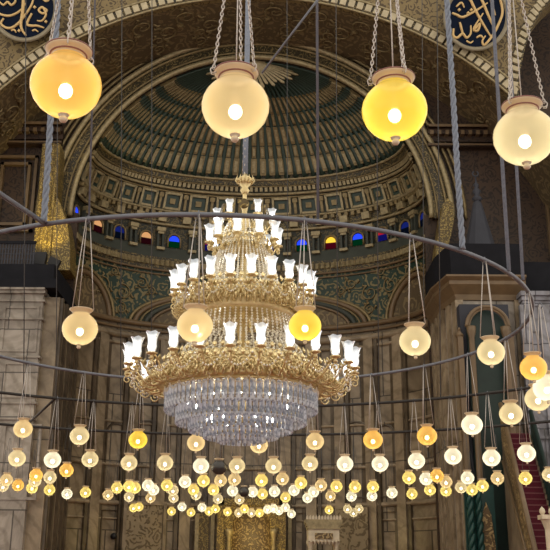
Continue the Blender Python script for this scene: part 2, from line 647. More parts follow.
roundel(25, 8, 34, [
    (1.7, [(26, -16), (25, 0), (24, 12), (22, 27), (27, 36)]),
    (1.3, [(-2, 13), (5, 16), (13, 16), (22, 11), (27, 4)]),
    (1.4, [(5, 19), (2, 24), (7, 28), (13, 28), (20, 23), (29, 12), (34, 3), (36, -8)]),
    (1.4, [(33, 14), (28, 24), (32, 26), (38, 26), (45, 28)]),
    (1.3, [(44, 8), (48, 11), (44, 14), (40, 11), (44, 8), (47, 15), (43, 21), (38, 21)]),
    (1.2, [(0, 2), (5, 6), (9, 3), (13, 6), (17, 2), (14, -3), (9, -1)]),
    (1.2, [(42, -2), (47, 2), (50, 0), (46, -6), (40, -9)]),
    (1.3, [(6, -10), (12, -16), (18, -8), (14, -20)]),
    (1.0, [(12, 31), (15, 30), (17, 33)]),
    (1.0, [(33, 31), (36, 30), (39, 32)]),
], [(20, 31), (47, 22), (36, 8)],
    'round navy calligraphy panel with gold script above the amber lamp')
roundel(475.5, 18, 33, [
    (1.5, [(463, -6), (468, 0), (478, 18), (491, 38)]),
    (1.5, [(474, -8), (480, 1), (488, 18), (495, 31)]),
    (1.4, [(494, -8), (498, 0), (501, 13), (497, 26), (491, 37), (484, 45), (482, 41), (485, 36)]),
    (1.4, [(451, 14), (456, 16), (462, 18), (474, 12), (486, 4)]),
    (1.4, [(453, 29), (453, 36), (457, 38), (462, 34), (466, 38), (470, 34), (470, 26)]),
    (1.3, [(459, 23), (461, 30), (463, 36)]),
    (1.3, [(474, 30), (479, 24), (477, 31), (473, 29), (482, 14)]),
    (1.3, [(486, -8), (490, 4), (494, 16)]),
    (1.1, [(455, 8), (460, 4), (463, 9)]),
    (1.0, [(466, 41), (470, 43), (473, 41)]),
    (1.2, [(476, 38), (480, 36), (483, 39)]),
], [(467, 14), (470, 11), (458, 11)],
    'round navy calligraphy panel with gold script beside the side arch')

# ---------------------------------------------------------------- apse wall plane (with the half-round opening)
b = MB()
nA = 72
XL, XR, ZT = xat(-80, Y2), xat(700, Y2), TOPZ
zb_ = zat(330, Y2)


def outer(a):
    dx, dz = cos(a), sin(a)
    k = 1e9
    if dx > 1e-6:
        k = min(k, (XR - CX) / dx)
    if dx < -1e-6:
        k = min(k, (XL - CX) / dx)
    if dz > 1e-6:
        k = min(k, (ZT - ZS) / dz)
    return CX + dx * k, ZS + dz * k


for i in range(nA):
    a0, a1 = pi * i / nA, pi * (i + 1) / nA
    p0, p1 = (CX + RI * cos(a0), ZS + RI * sin(a0)), (CX + RI * cos(a1), ZS + RI * sin(a1))
    q0, q1 = outer(a0), outer(a1)
    b.hexa([(p0[0], Y2, p0[1]), (p1[0], Y2, p1[1]), (p1[0], Y2 + .4, p1[1]), (p0[0], Y2 + .4, p0[1]),
            (q0[0], Y2, q0[1]), (q1[0], Y2, q1[1]), (q1[0], Y2 + .4, q1[1]), (q0[0], Y2 + .4, q0[1])])
b.box(XL, CX - RI, Y2, Y2 + .4, 0, ZS)
b.box(CX + RI, XR, Y2, Y2 + .4, 0, ZS)
for s_ in (-1, 1):
    xa, xb = sorted((CX + s_ * (RI + .1), CX + s_ * (RI - .36)))
    b.box(xa, xb, Y2 + .02, Y2 + .38, 0, ZS + .3)
wb = struct(b.build('wall_apse', M['brown']))

# gilded rim of the opening: three mouldings and a carved band
b = MB()
b.grid(lambda u, v: (CX + (RI + .1 + (RO - RI - .2) * v) * cos(pi * u), Y2 - .25, ZS + (RI + .1 + (RO - RI - .2) * v) * sin(pi * u)), 90, 2)
b.grid(lambda u, v: (CX + (RI + .1) * cos(pi * u), Y2 - .25 + .4 * v, ZS + (RI + .1) * sin(pi * u)), 90, 1)
rim = struct(b.build('trim_3', M['goldorn']))
for rr, w, y in ((RI, .15, -.35), (RI + .32, .06, -.3), (RO - .28, .07, -.32), (RO, .15, -.35)):
    b = MB()
    b.tube([(CX + rr * cos(pi * i / 90), Y2 + y, ZS + rr * sin(pi * i / 90)) for i in range(91)], w, 8)
    b.build('rim_moulding', M['palegold' if w > .1 else 'gold'], rim, True)
b = MB()                                # outer plain moulding on the vault
for rr in (RO + .45, RO + .75):
    b.tube([(CX + rr * cos(pi * i / 90), Y2 - .15, ZS + rr * sin(pi * i / 90)) for i in range(91)], .09, 6)
b.build('outer_moulding', M['gold'], rim, True)


# ---------------------------------------------------------------- half dome
def dp(az, e, off=0.0):
    r = RI - off
    return Vector((CX + r * cos(e) * cos(az), Y2 + .1 + KD * r * cos(e) * sin(az), ZS + r * sin(e)))


def frame_at(az, e):
    p = dp(az, e)
    ta = (dp(az + 1e-3, e) - p).normalized()
    te = (dp(az, e + 1e-3) - p).normalized()
    n = ta.cross(te).normalized()
    ctr = Vector((CX, Y2, ZS))
    if n.dot(ctr - p) < 0:
        n = -n
    return p, ta, te, n


b = MB()
b.grid(lambda u, v: dp(pi * u, radians(90) * v), 120, 50)
b.grid(lambda u, v: dp(pi * u, radians(90) * v, -.3), 60, 24)
dome = struct(b.build('ceiling_dome', M['dome'], None, True))
NR = 46
for i in range(NR):                     # green ribs running up to the pole
    az = pi * (i + .5) / NR
    b = MB()
    nE = 18
    pts, rs = [], []
    for j in range(nE + 1):
        e = radians(28.5 + (86 - 28.5) * j / nE)
        pts.append(dp(az, e, .06))
        rs.append(.05 + .15 * cos(e))
    b.tube(pts, rs, 6)
    b.build('rib', M['rib'], dome, True)
b = MB()                                # gilt cartouches between the ribs
bk = MB()
for i in range(NR + 1):
    az = pi * i / NR
    for e0, e1, w in ((30, 36, .66), (37, 41, .5), (42.5, 49, .6), (51, 55, .45), (57, 63, .55)):
        e = radians((e0 + e1) / 2)
        p, ta, te, n = frame_at(min(max(az, .02), pi - .02), e)
        hw = RI * cos(e) * pi / NR * .5 * w
        b.obox(p + n * .10, ta * hw, te * (RI * radians(e1 - e0) / 2), n * .07)
        bk.obox(p + n * .18, ta * hw * .5, te * (RI * radians(e1 - e0) / 3), n * .06)
b.build('cartouche_relief', M['gold'], dome)
bk.build('cartouche_boss', M['palegold'], dome)


def band(e0, e1, off, mat, name, parent=dome, nu=100):
    b = MB()
    b.grid(lambda u, v: dp(pi * u, radians(e0 + (e1 - e0) * v), off), nu, 3)
    b.grid(lambda u, v: dp(pi * u, radians(e0), off * v), nu, 1)
    b.grid(lambda u, v: dp(pi * u, radians(e1), off * v), nu, 1)
    return b.build(name, mat, parent)


def blocks(n, e, hw, he, d, off, mat, name, az0=0.0):
    b = MB()
    for i in range(n):
        az = pi * (i + .5 + az0) / n
        p, ta, te, n_ = frame_at(az, radians(e))
        b.obox(p + n_ * off, ta * hw, te * he, n_ * d)
    return b.build(name, mat, dome)


for e, w in ((28.2, .09), (22.6, .10), (21.3, .06), (14.0, .09), (8.9, .10), (25.6, .05)):
    b = MB()
    b.tube([dp(pi * i / 100, radians(e), .16) for i in range(101)], w, 6)
    b.build('ring_moulding', M['palegold' if w >= .09 else 'gold'], dome, True)
band(26.0, 28.0, .14, M['goldorn'], 'leaf_band')
blocks(92, 24.2, .085, .13, .1, .12, M['palegold'], 'dentil_row')
band(14.2, 21.2, .02, M['grey'], 'coffer_band')
NC = 17
b = MB()
bi = MB()
bs = MB()
for i in range(NC):                     # gilt coffer frames
    az = pi * (i + .5) / NC
    p, ta, te, n = frame_at(az, radians(17.6))
    hw, he = RI * pi / NC * .33 * (.62 + .38 * abs(cos(az)) ** .1), .46
    sc_ = (dp(az + .01, radians(17.6)) - dp(az - .01, radians(17.6))).length / .02 / RI
    hw = RI * pi / NC * .30 * sc_
    for s in (-1, 1):
        b.obox(p + n * .1 + ta * s * hw, ta * .065, te * (he + .06), n * .12)
        b.obox(p + n * .1 + te * s * he, ta * hw, te * .065, n * .12)
    bi.obox(p + n * .03, ta * hw * .85, te * he * .85, n * .04)
    bs.obox(p + n * .1, ta * hw * .35, te * he * .35, n * .06)
    az2 = pi * i / NC
    if i:
        p, ta, te, n = frame_at(az2, radians(17.6))
        bs.obox(p + n * .08, ta * hw * .16, te * he * 1.05, n * .10)
        bs.obox(p + n * .08 + te * he * .7, ta * hw * .3, te * .12, n * .14)
b.build('coffer_frame', M['palegold'], dome)
bi.build('coffer_field', M['rib'], dome)
bs.build('coffer_boss', M['gold'], dome)
band(9.2, 13.8, .05, M['goldorn'], 'bracket_band')
blocks(62, 12.6, .10, .11, .16, .14, M['gold'], 'bracket_row')
blocks(18, 10.8, .24, .20, .22, .14, M['palegold'], 'corbel_row')
# sunburst at the pole
b = MB()
sb = dp(pi / 2, radians(86), .25)
ctr = Vector((xat(252, Y2 + .6, 80), Y2 - .1, dp(pi / 2, radians(90)).z - .05))
for i in range(27):
    a = pi + pi * (i + .5) / 27
    L_ = 2.75 if i % 2 else 2.45
    d = Vector((cos(a), .22, sin(a) * .50))
    s_ = Vector((-sin(a), 0, cos(a) * .50))
    b.prism([ctr + d * .2 - s_ * .03, ctr + d * L_ - s_ * .10, ctr + d * (L_ + .15), ctr + d * L_ + s_ * .10, ctr + d * .2 + s_ * .03], (0, .08, 0))
b.build('sunburst', M['palegold'], dome)

# drum below the half dome: arched coloured windows between brackets
band(0.4, 8.6, -.02, M['tan'], 'drum_face')
WPX = [(75, 'blue'), (97, 'amber'), (119, 'navy'), (146, 'amber'), (174, 'blue'), (210, 'red'), (241, 'navy'), (273, 'red'),
       (302, 'blue'), (331, 'yellow'), (358, 'blue'), (383, 'red'), (406, 'navy'), (424, 'navy')]
WCOL = {'blue': ((.02, .06, .9), 1.3, (.0, .16, .05)), 'amber': ((1, .50, .20), .7, (.10, .01, .02)), 'navy': ((.02, .04, .35), .35, (.01, .02, .05)),
        'red': ((.75, .02, .04), .55, (.03, .03, .6)), 'yellow': ((1, .62, .05), 1.2, (.35, .01, .04))}
for k, v in WCOL.items():
    M['pane_' + k] = emit('stained_' + k, v[0], v[1])
    M['low_' + k] = emit('stained_low_' + k, v[2], .16)


def az_of_px(px, e):
    lo, hi = 0.0, pi
    for _ in range(40):
        m = (lo + hi) / 2
        if proj(dp(m, e))[0] > px:
            lo = m
        else:
            hi = m
    return (lo + hi) / 2


EW = radians(3.3)
waz = []
for k, (px, c) in enumerate(WPX):
    az = az_of_px(px, EW)
    waz.append(az)
    p, ta, te, n = frame_at(az, EW)
    te = Vector((0, 0, 1))
    W, H = .30, .42
    fr = MB()
    path = [p + n * .1 + ta * -W * 1.25 - te * H] + [p + n * .1 + ta * W * 1.25 * -cos(pi * j / 12) + te * (W * 1.25 * sin(pi * j / 12) + .02) for j in range(13)] + [p + n * .1 + ta * W * 1.25 - te * H]
    fr.tube(path, .06, 6)
    o = struct(fr.build('window_%d' % (k + 1), M['gold'], None, True))
    pm = MB()
    up = [p + n * .05 - ta * W - te * .04] + [p + n * .05 + ta * W * -cos(pi * j / 12) + te * (W * sin(pi * j / 12)) for j in range(13)] + [p + n * .05 + ta * W - te * .04]
    pm.prism(up, n * .03)
    pm.build('upper_pane', M['pane_' + c], o)
    pm = MB()
    pm.prism([p + n * .05 - ta * W - te * .05, p + n * .05 + ta * W - te * .05, p + n * .05 + ta * W - te * H, p + n * .05 - ta * W - te * H], n * .03)
    pm.build('lower_pane', M['low_' + c], o)
b = MB()
b2 = MB()
for i in range(len(waz) - 1):
    az = (waz[i] + waz[i + 1]) / 2
    p, ta, te, n = frame_at(az, EW)
    te = Vector((0, 0, 1))
    for s in (-1, 1):
        b.obox(p + n * .12 + ta * s * .15 - te * .1, ta * .06, te * .55, n * .12)
    b2.obox(p + n * .15 + te * .55, ta * .26, te * .12, n * .22)
    b2.obox(p + n * .13 + te * .36, ta * .18, te * .08, n * .18)
    b2.obox(p + n * .13 - te * .62, ta * .24, te * .08, n * .2)
b.build('colonnette_row', M['grey'], dome)
b2.build('capital_row', M['palegold'], dome)


# ---------------------------------------------------------------- apse wall below the drum
def ap(az, z, off=0.0):
    r = RI - off
    return Vector((CX + r * cos(az), Y2 + .1 + KD * r * sin(az), z))


def aband(z0, z1, o0, o1, mat, name, parent=None, nu=100):
    b = MB()
    b.grid(lambda u, v: ap(pi * u, z0 + (z1 - z0) * v, o0 + (o1 - o0) * v), nu, 4)
    b.grid(lambda u, v: ap(pi * u, z0, o0 - .4 * v), nu, 1)
    b.grid(lambda u, v: ap(pi * u, z1, o1 - .4 * v), nu, 1)
    return b.build(name, mat, parent)


ZF = ZS - .15
zg0 = ZS - 1.35                         # under the sloping grey ledge
wa = struct(aband(0, zg0 - 3.4, .0, .0, M['marble_apse'], 'wall_back'))
aband(ZS - .62, ZF + .2, .34, .10, M['grey'], 'sloping_ledge', wa)
aband(zg0, ZS - .62, .12, .34, M['goldorn'], 'gilt_frieze', wa)
b = MB()
for i in range(86):                     # hanging drops of the frieze
    az = pi * (i + .5) / 86
    p = ap(az, ZS - .95, .30)
    n = (Vector((CX, Y2, p.z)) - p).normalized()
    ta = n.cross(Vector((0, 0, 1)))
    b.obox(p, ta * .10, n * .10, (0, 0, .16))
b.build('frieze_drops', M['palegold'], wa)
b = MB()
for z, o, r in ((zg0 - .02, .16, .07), (zg0 - .26, .1, .05), (zg0 - 3.35, .2, .16), (zg0 - 3.7, .12, .09)):
    b.tube([ap(pi * i / 100, z, o) for i in range(101)], r, 6)
b.build('string_course', M['tan'], wa, True)
aband(zg0 - 3.4, zg0, .02, .02, M['greenorn'], 'spandrel_field', wa)
# big blind arches with banded mouldings below the frieze
zspr = zg0 - 3.4


def wall_arch(pxa, pxb, rise, mats):
    za = zspr
    a0, a1 = az_px_wall(pxa, za), az_px_wall(pxb, za)
    for k, (m, w, sc_) in enumerate(mats):
        b = MB()
        pts = []
        for j in range(41):
            t = pi * j / 40
            az = (a0 + a1) / 2 + (a0 - a1) / 2 * cos(t) * sc_
            pts.append(ap(az, za + rise * sc_ * sin(t), .12))
        b.tube(pts, w, 6)
        b.build('arch_moulding', m, wa, True)
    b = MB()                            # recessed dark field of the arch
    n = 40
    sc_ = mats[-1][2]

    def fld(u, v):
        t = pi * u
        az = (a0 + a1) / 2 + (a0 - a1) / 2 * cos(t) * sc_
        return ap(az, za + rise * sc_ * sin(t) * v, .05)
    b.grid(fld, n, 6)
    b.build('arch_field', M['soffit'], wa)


def az_px_wall(px, z):
    lo, hi = 0.0, pi
    for _ in range(40):
        m = (lo + hi) / 2
        if proj(ap(m, z))[0] > px:
            lo = m
        else:
            hi = m
    return (lo + hi) / 2


wall_arch(128, 372, 2.35, ((M['gold'], .10, 1.0), (M['tan'], .16, .95), (M['gold'], .06, .90), (M['grey'], .16, .85), (M['tan'], .10, .80)))
wall_arch(52, 112, 2.6, ((M['gold'], .10, 1.0), (M['tan'], .16, .88)))
wall_arch(388, 452, 2.6, ((M['gold'], .10, 1.0), (M['tan'], .16, .88)))

def scroll(fn, u, v, r, w, b, sg, turns=1.6):
    n = 30
    b.tube([fn(u + r * (1 - .85 * i / n) * cos(sg * turns * 2 * pi * i / n + 1.2), v + r * (1 - .85 * i / n) * sin(sg * turns * 2 * pi * i / n + 1.2)) for i in range(n + 1)], [w * (1 - .5 * i / n) for i in range(n + 1)], 5)
    for k in range(3):
        a = 1.2 + k * 2.0
        b.tube([fn(u + r * cos(a), v + r * sin(a)), fn(u + r * 1.3 * cos(a + sg * .35), v + r * 1.3 * sin(a + sg * .35)), fn(u + r * 1.55 * cos(a + sg * .2), v + r * 1.55 * sin(a + sg * .2))], [w, w * 1.5, w * .4], 5)


RW = RI * .8
b = MB()
for px, py, r in ((84, 272, .42), (102, 285, .50), (122, 292, .48), (140, 283, .36), (121, 308, .34), (150, 291, .25), (112, 271, .3),
                  (412, 272, .42), (392, 285, .50), (371, 293, .48), (352, 284, .36), (370, 309, .34), (342, 291, .25), (383, 271, .3), (425, 268, .3)):
    az = az_px_wall(px, ZS - 3)
    z = at(px, py, ap(az, 0).y).z
    scroll(lambda u, v: ap(u / RW, v, .10), az * RW, z, r, .045, b, 1 if px < 250 else -1)
b.build('gilt_scrolls', M['gold'], wa, True)
b = MB()
vf = lambda u, v: Vector((AX + (AR - .04) * cos(u / AR), Y1 + v, AZ + (AR - .04) * sin(u / AR)))
na = 26
for i in range(na):
    a = aR + .06 + (aL - aR - .12) * (i + .5) / na
    sg = 1 if i % 2 else -1
    scroll(vf, a * AR, 1.7 + .5 * sg, .62, .05, b, sg, 1.4)
    scroll(vf, a * AR + .55 * sg, 3.2 - .4 * sg, .40, .045, b, -sg, 1.3)
b.build('vault_scrolls', M['gold'], bpy.data.objects['ceiling_vault'], True)

# marble casing: pilaster strips, string courses, blind frames
b = MB()
bd = MB()
zc_ = zg0 - 3.9
for px in (96, 130, 160, 186, 214, 286, 312, 341, 372, 402):
    az = az_px_wall(px, 8)
    p = ap(az, 0)
    n = (Vector((CX, Y2 - 4, 0)) - Vector((p.x, p.y, 0))).normalized()
    ta = n.cross(Vector((0, 0, 1)))
    b.obox(p + Vector((0, 0, zc_ / 2)), ta * .30, n * .22, (0, 0, zc_ / 2))
    for s in (-1, 1):
        bd.obox(p + ta * s * .46 + Vector((0, 0, zc_ / 2)), ta * .10, n * .14, (0, 0, zc_ / 2))
b.build('pilaster', M['pilaster'], wa)
bd.build('dark_strip', M['pilaster_dark'], wa)
b = MB()
for z, r, o in ((zc_ - .2, .22, .1), (zc_ - .7, .10, .08), (7.0, .10, .06), (5.0, .14, .08), (9.3, .08, .05), (4.2, .06, .05)):
    b.tube([ap(pi * i / 80, z, o) for i in range(81)], r, 6)
b.build('stone_course', M['pilaster'], wa, True)
b = MB()
for px, hw in ((145, .9), (200, .85), (250, 1.5), (300, .85), (357, .9), (112, .6), (388, .6)):
    for z0, z1, archd in ((1.2, 4.6, False), (5.4, 8.6, True)):
        a0 = az_px_wall(px, 5)
        da = hw / (RI * .75)
        pts = [ap(a0 - da, z0, .08), ap(a0 - da, z1, .08)]
        if archd:
            pts += [ap(a0 - da * cos(pi * j / 10), z1 + hw * sin(pi * j / 10), .08) for j in range(1, 10)]
        pts += [ap(a0 + da, z1, .08), ap(a0 + da, z0, .08)]
        b.tube(pts, .07, 5, True)
b.build('blind_frame', M['pilaster_dark'], wa)

# gold prayer niche in the middle of the apse
zn1 = zat(500, 52.4)
nc = xat(252, 52.4, 520)
t = thing('prayer_niche', (nc, 51.3, 0), 'gold mosaic prayer niche with a tall rectangular frame behind the lowest lamps', 'niche')
b = MB()
hw = (xat(286, 52.4, 520) - xat(219, 52.4, 520)) / 2
z1 = zn1
b.box(-hw, -hw + .35, -.2, .5, 0, z1)
b.box(hw - .35, hw, -.2, .5, 0, z1)
b.box(-hw, hw, -.2, .5, z1 - .35, z1)
b.build('frame', M['litgold'], t)
b = MB()
nw, nz_ = hw - .75, z1 - 1.35
nn = 24
for i in range(nn):
    xa, xb = -hw + .35 + (2 * hw - .7) * i / nn, -hw + .35 + (2 * hw - .7) * (i + 1) / nn

    def low(x):
        return nz_ - .0 + sqrt(max(0, nw * nw - x * x)) * .6 if abs(x) < nw else 0
    za, zb = low(xa), low(xb)
    b.hexa([(xa, 0, za), (xb, 0, zb), (xb, .3, zb), (xa, .3, za), (xa, 0, z1 - .35), (xb, 0, z1 - .35), (xb, .3, z1 - .35), (xa, .3, z1 - .35)])
b.build('spandrel', M['litgold'], t)
b = MB()
b.grid(lambda u, v: (-nw * cos(pi * u), .3 + .5 * nw * sin(pi * u), (nz_ + nw) * v), 20, 4)
b.build('recess', M['goldcarve'], t, True)
for s in (-1, 1):
    b = MB()
    b.lathe([(.2, 0), (.2, .3), (.12, .4), (.12, z1 * .62), (.2, z1 * .66), (.22, z1 * .7)], 14, (s * (nw + .12), -.08, 0))
    b.build('column', M['palegold'], t, True)
for px, w, nm in ((203, .55, 0), (196, .2, 1), (212, .2, 2), (291, .2, 3)):
    b = MB()
    p = ap(az_px_wall(px, 4), 0, .3)
    b.box(p.x - w / 2, p.x + w / 2, p.y - .25, p.y + .2, 0, zat(508 if w > .3 else 514, p.y))
    o = b.build('gilt_panel', M['litgold'] if w > .3 else M['palegold'], wa)
# carved marble panel
p = ap(az_px_wall(139, 3), 0, .35)
b = MB()
hw = (xat(160, p.y, 520) - xat(118, p.y, 520)) / 2
zt = zat(503, p.y, 139)
n = (Vector((CX, Y2 - 6, 0)) - Vector((p.x, p.y, 0))).normalized()
ta = n.cross(Vector((0, 0, 1)))
b.obox(p + Vector((0, 0, zt / 2)), ta * hw * .92, n * .12, (0, 0, zt / 2 * .97))
b.build('carved_panel', M['carved'], wa)
b = MB()
for s in (-1, 1):
    b.obox(p + ta * s * hw + Vector((0, 0, zt / 2)), ta * .09, n * .22, (0, 0, zt / 2))
b.obox(p + Vector((0, 0, zt)), ta * (hw + .09), n * .22, (0, 0, .1))
b.build('panel_frame', M['pilaster'], wa)
p2 = ap(az_px_wall(357, 3), 0, .35)
b = MB()
n = (Vector((CX, Y2 - 6, 0)) - Vector((p2.x, p2.y, 0))).normalized()
ta = n.cross(Vector((0, 0, 1)))
zt = zat(506, p2.y, 357)
b.obox(p2 + Vector((0, 0, zt / 2)), ta * hw * .8, n * .12, (0, 0, zt / 2 * .97))
b.build('carved_panel', M['carved'], wa)
# black round fitting
p = ap(az_px_wall(110, 3), zat(535, 49, 110), .25)
o = MB()
o.ball((0, 0, 0), .17, 14)
tag(o.build('wall_fitting', M['black'], None, True, loc=p), 'small black round fitting on the marble wall beside the carved panel', 'fitting')

# stone kiosk with a crenellated top
KY = 46.5
kc = at(324, 550, KY)
s = (xat(342, KY, 530) - xat(306, KY, 530)) / 2
kz = lambda y: zat(y, KY, 324)
t = thing('stone_kiosk', (kc.x, KY, 0), 'cream stone kiosk with a crenellated top and carved plaque below the lamps', 'kiosk')
b = MB()
b.box(-s * .86, s * .86, 0, 1.6, kz(541), kz(529))
b.build('body', M['cream'], t)
b = MB()
for y0, y1, k in ((529, 526, .9), (526, 523, .97), (523, 519.5, 1.04)):
    b.box(-s * k, s * k, -.1 * k, 1.65, kz(y0), kz(y1))
b.build('cornice', M['palegold'], t)
b = MB()
for i in range(12):
    x = -s + 2 * s * (i + .5) / 12
    b.prism([(x - s * .06, -.1, kz(519.5)), (x + s * .06, -.1, kz(519.5)), (x + s * .06, -.1, kz(517)), (x, -.1, kz(515)), (x - s * .06, -.1, kz(517))], (0, .15, 0))
b.build('cresting', M['cream'], t)
b = MB()
b.box(-s * .5, s * .5, -.06, 0, kz(539), kz(533))
b.build('plaque', M['goldcarve'], t)
b = MB()
for i in range(8):
    x = -s * .8 + 1.6 * s * (i + .5) / 8
    b.lathe([(.001, -.12), (s * .08, 0), (s * .08, .12)], 8, (x, .05, kz(542)))
b.build('drop_row', M['cream'], t)
for sx in (-1, 1):
    for yy in (.25, 1.35):
        b = MB()
        b.lathe([(.16, 0), (.16, .15), (.1, .22), (.1, kz(546)), (.17, kz(543)), (.17, kz(540.5))], 14, (sx * s * .72, yy, 0))
        b.build('column', M['cream'], t, True)

# ---------------------------------------------------------------- cornices and frames on the brown side walls
b = MB()
for (xa, xb) in ((XL, xat(62, Y2 - .5, 140)), (xat(428, Y2 - .5, 145), XR)):
    for y0, y1, d in ((130.5, 133, .9), (133, 137.5, .65), (137.5, 143, .35), (146, 149, .55)):
        b.box(xa, xb, Y2 - d, Y2 + .1, zat(y1, Y2), zat(y0, Y2))
tr4 = struct(b.build('trim_4', M['brown']))
b = MB()
for (xa, xb) in ((XL, xat(62, Y2 - .5, 140)), (xat(428, Y2 - .5, 145), XR)):
    n = int((xb - xa) / .42)
    for i in range(n):
        x = xa + (xb - xa) * (i + .5) / n
        b.box(x - .1, x + .1, Y2 - .72, Y2 - .3, zat(138.5, Y2), zat(134.5, Y2))
b.build('dentil_row', M['tan'], tr4)
b = MB()
for (xa, xb) in ((XL, xat(62, Y2 - .5, 140)), (xat(428, Y2 - .5, 145), XR)):
    b.box(xa, xb, Y2 - .95, Y2 - .8, zat(133, Y2), zat(130.5, Y2))
    b.box(xa, xb, Y2 - .6, Y2 - .5, zat(148.2, Y2), zat(147, Y2))
b.build('gilt_fillet', M['tan'], tr4)
# framed panels on the left, tall gilt frame on the right
b = MB()
for x0, x1, y0, y1 in ((-20, 32, 156, 232), (2, 26, 163, 226), (538, 560, 120, 262), (541, 556, 128, 256)):
    a, c = at(x0, y0, Y2 - .1), at(x1, y1, Y2 - .1)
    xa, xb, za, zb = a.x, c.x, c.z, a.z
    w = .16 if y0 != 120 else .3
    for q in ((xa, xa + w, za, zb), (xb - w, xb, za, zb), (xa, xb, za, za + w), (xa, xb, zb - w, zb)):
        b.box(q[0], q[1], Y2 - .25, Y2 + .05, q[2], q[3])
struct(b.build('trim_5', M['tan']))

# ---------------------------------------------------------------- left pier
XP = xat(58, Y1, 300)
zp = zat(289, Y1, 30)
b = MB()
b.box(xat(-90, Y1), XP - .7, Y1, Y2, 0, zp)
pier = struct(b.build('wall_left', M['marble_pier']))
b = MB()
b.box(XP - .7, XP, Y1 + .35, Y2, 0, zp - .3)
b.build('side_face', M['pilaster'], pier)
b = MB()
for i, (y, w) in enumerate(((Y1 + .5, .25), (Y1 + 1.5, .3), (Y1 + 2.6, .3), (Y1 + 3.6, .3), (Y1 + 4.5, .2))):
    b.box(XP - .1, XP + .14, y, y + w, 0, zp - .3)
b.build('side_strip', M['pilaster_dark'], pier)
b = MB()
for y0, y1, d in ((289, 291, .3), (291, 294, .18), (300, 302, .1), (318, 320, .1), (356, 358, .08), (402, 404, .08), (418, 420, .12)):
    b.box(xat(-90, Y1), XP - .6, Y1 - d, Y1 + .3, zat(y1, Y1, 30), zat(y0, Y1, 30))
b.build('stone_course', M['marble_pier'], pier)
b = MB()
for x0, x1, y0, y1 in ((4, 36, 306, 352), (4, 36, 362, 398), (4, 36, 424, 500)):
    a, c = at(x0, y0, Y1), at(x1, y1, Y1)
    for q in ((a.x, a.x + .12, c.z + .12, a.z - .12), (c.x - .12, c.x, c.z + .12, a.z - .12), (a.x, c.x, c.z, c.z + .12), (a.x, c.x, a.z - .12, a.z)):
        b.box(q[0], q[1], Y1 - .06, Y1 + .1, q[2], q[3])
b.build('panel_frame', M['marble_pier'], pier)
# dark gallery ledge and rail above it
b = MB()
b.box(xat(-90, Y1), XP - .1, Y1 - .25, Y2, zp, zat(280, Y1, 30))
b.box(xat(-90, Y1), XP - .3, Y1, Y2, zat(280, Y1, 30), zat(264, Y1, 30))
b.build('ledge', M['dark'], pier)
zr0, zr1 = zat(264, Y1, 30), zat(238, Y1, 30)
t = thing('gallery_railing', (xat(-30, Y1), Y1 + .4, zr0), 'dark lattice railing standing on the pale marble pier ledge', 'railing')
L0, L1 = 0, xat(33, Y1, 250) - xat(-30, Y1)
b = MB()
b.box(L0, L1, 0, .15, zr1 - zr0 - .14, zr1 - zr0)
b.box(L0, L1, 0, .15, 0, .12)
b.build('rail', M['dark'], t)
b = MB()
for i in range(22):
    x = L1 * (i + .5) / 22
    b.box(x - .03, x + .03, .04, .1, 0, zr1 - zr0)
for i in range(5):
    z = (zr1 - zr0) * (i + .5) / 5
    b.box(L0, L1, .05, .09, z - .025, z + .025)
b.build('lattice', M['spire'], t)

# gilded corner work behind the ledge, lit by two floodlights
YG = Y2 - 1.6
b = MB()
a, c = at(38, 196, YG), at(50, 268, YG)
b.box(a.x, c.x, YG, Y2, c.z - 1, a.z + 3)
for i in range(4):
    x = a.x + (c.x - a.x) * (i + .5) / 4
    b.lathe([(.09, 0), (.09, a.z + 3 - c.z + 1)], 10, (x, YG, c.z - 1))
gp = struct(b.build('trim_6', M['litgold']))
b = MB()
b.prism([at(50, 270, YG), at(50, 188, YG), at(54, 190, YG), at(60, 203, YG), at(67, 222, YG), at(70, 245, YG), at(70, 270, YG)], (0, Y2 - YG - .1, 0))
b.build('corner_relief', M['litgold'], gp)
b = MB()
b.prism([at(436, 250, YG), at(440, 222, YG), at(443, 205, YG), at(447, 198, YG), at(453, 203, YG), at(454, 222, YG), at(449, 244, YG), at(444, 262, YG), at(436, 262, YG)], (0, 1.2, 0))
struct(b.build('trim_7', M['litgold']))
for i, (px, py, w, lab) in enumerate(((39, 257, .36, 'larger black floodlight on the ledge below the gilded corner'), (54.5, 261, .27, 'smaller tilted black floodlight on the ledge by the gilded corner'))):
    p = at(px, py, Y1 + 1.2)
    p.z = zat(264, Y1, 30) + .05
    t = thing('floodlight', p, lab, 'floodlight', 'floodlights on the ledge')
    b = MB()
    h = w * 1.25
    R = Matrix.Rotation(radians(-25 + 35 * i), 3, 'X') @ Matrix.Rotation(radians(25 * i), 3, 'Y')
    b.obox((0, 0, h + .1), R @ Vector((w, 0, 0)), R @ Vector((0, .16, 0)), R @ Vector((0, 0, h * (.9 - .3 * i))))
    b.build('housing', M['black'], t)
    b = MB()
    b.box(-w * .3, w * .3, -.1, .1, -.05, .12)
    b.build('bracket', M['black'], t)


def spot(loc, target, energy, size, col, rad=.15):
    l = bpy.data.lights.new('spot', 'SPOT')
    l.energy, l.spot_size, l.color, l.shadow_soft_size, l.spot_blend = energy, radians(size), col, rad, .6
    o = bpy.data.objects.new('floodlight_beam', l)
    COL.objects.link(o)
    o.location = loc
    o.rotation_euler = (Vector(target) - Vector(loc)).to_track_quat('-Z', 'Y').to_euler()
    return o


spot(at(41, 252, Y1 + 1.6), at(50, 222, YG), 480, 70, (1, .78, .22))
spot(at(455, 262, Y1 + 1.2), at(446, 220, YG), 380, 65, (1, .74, .22))

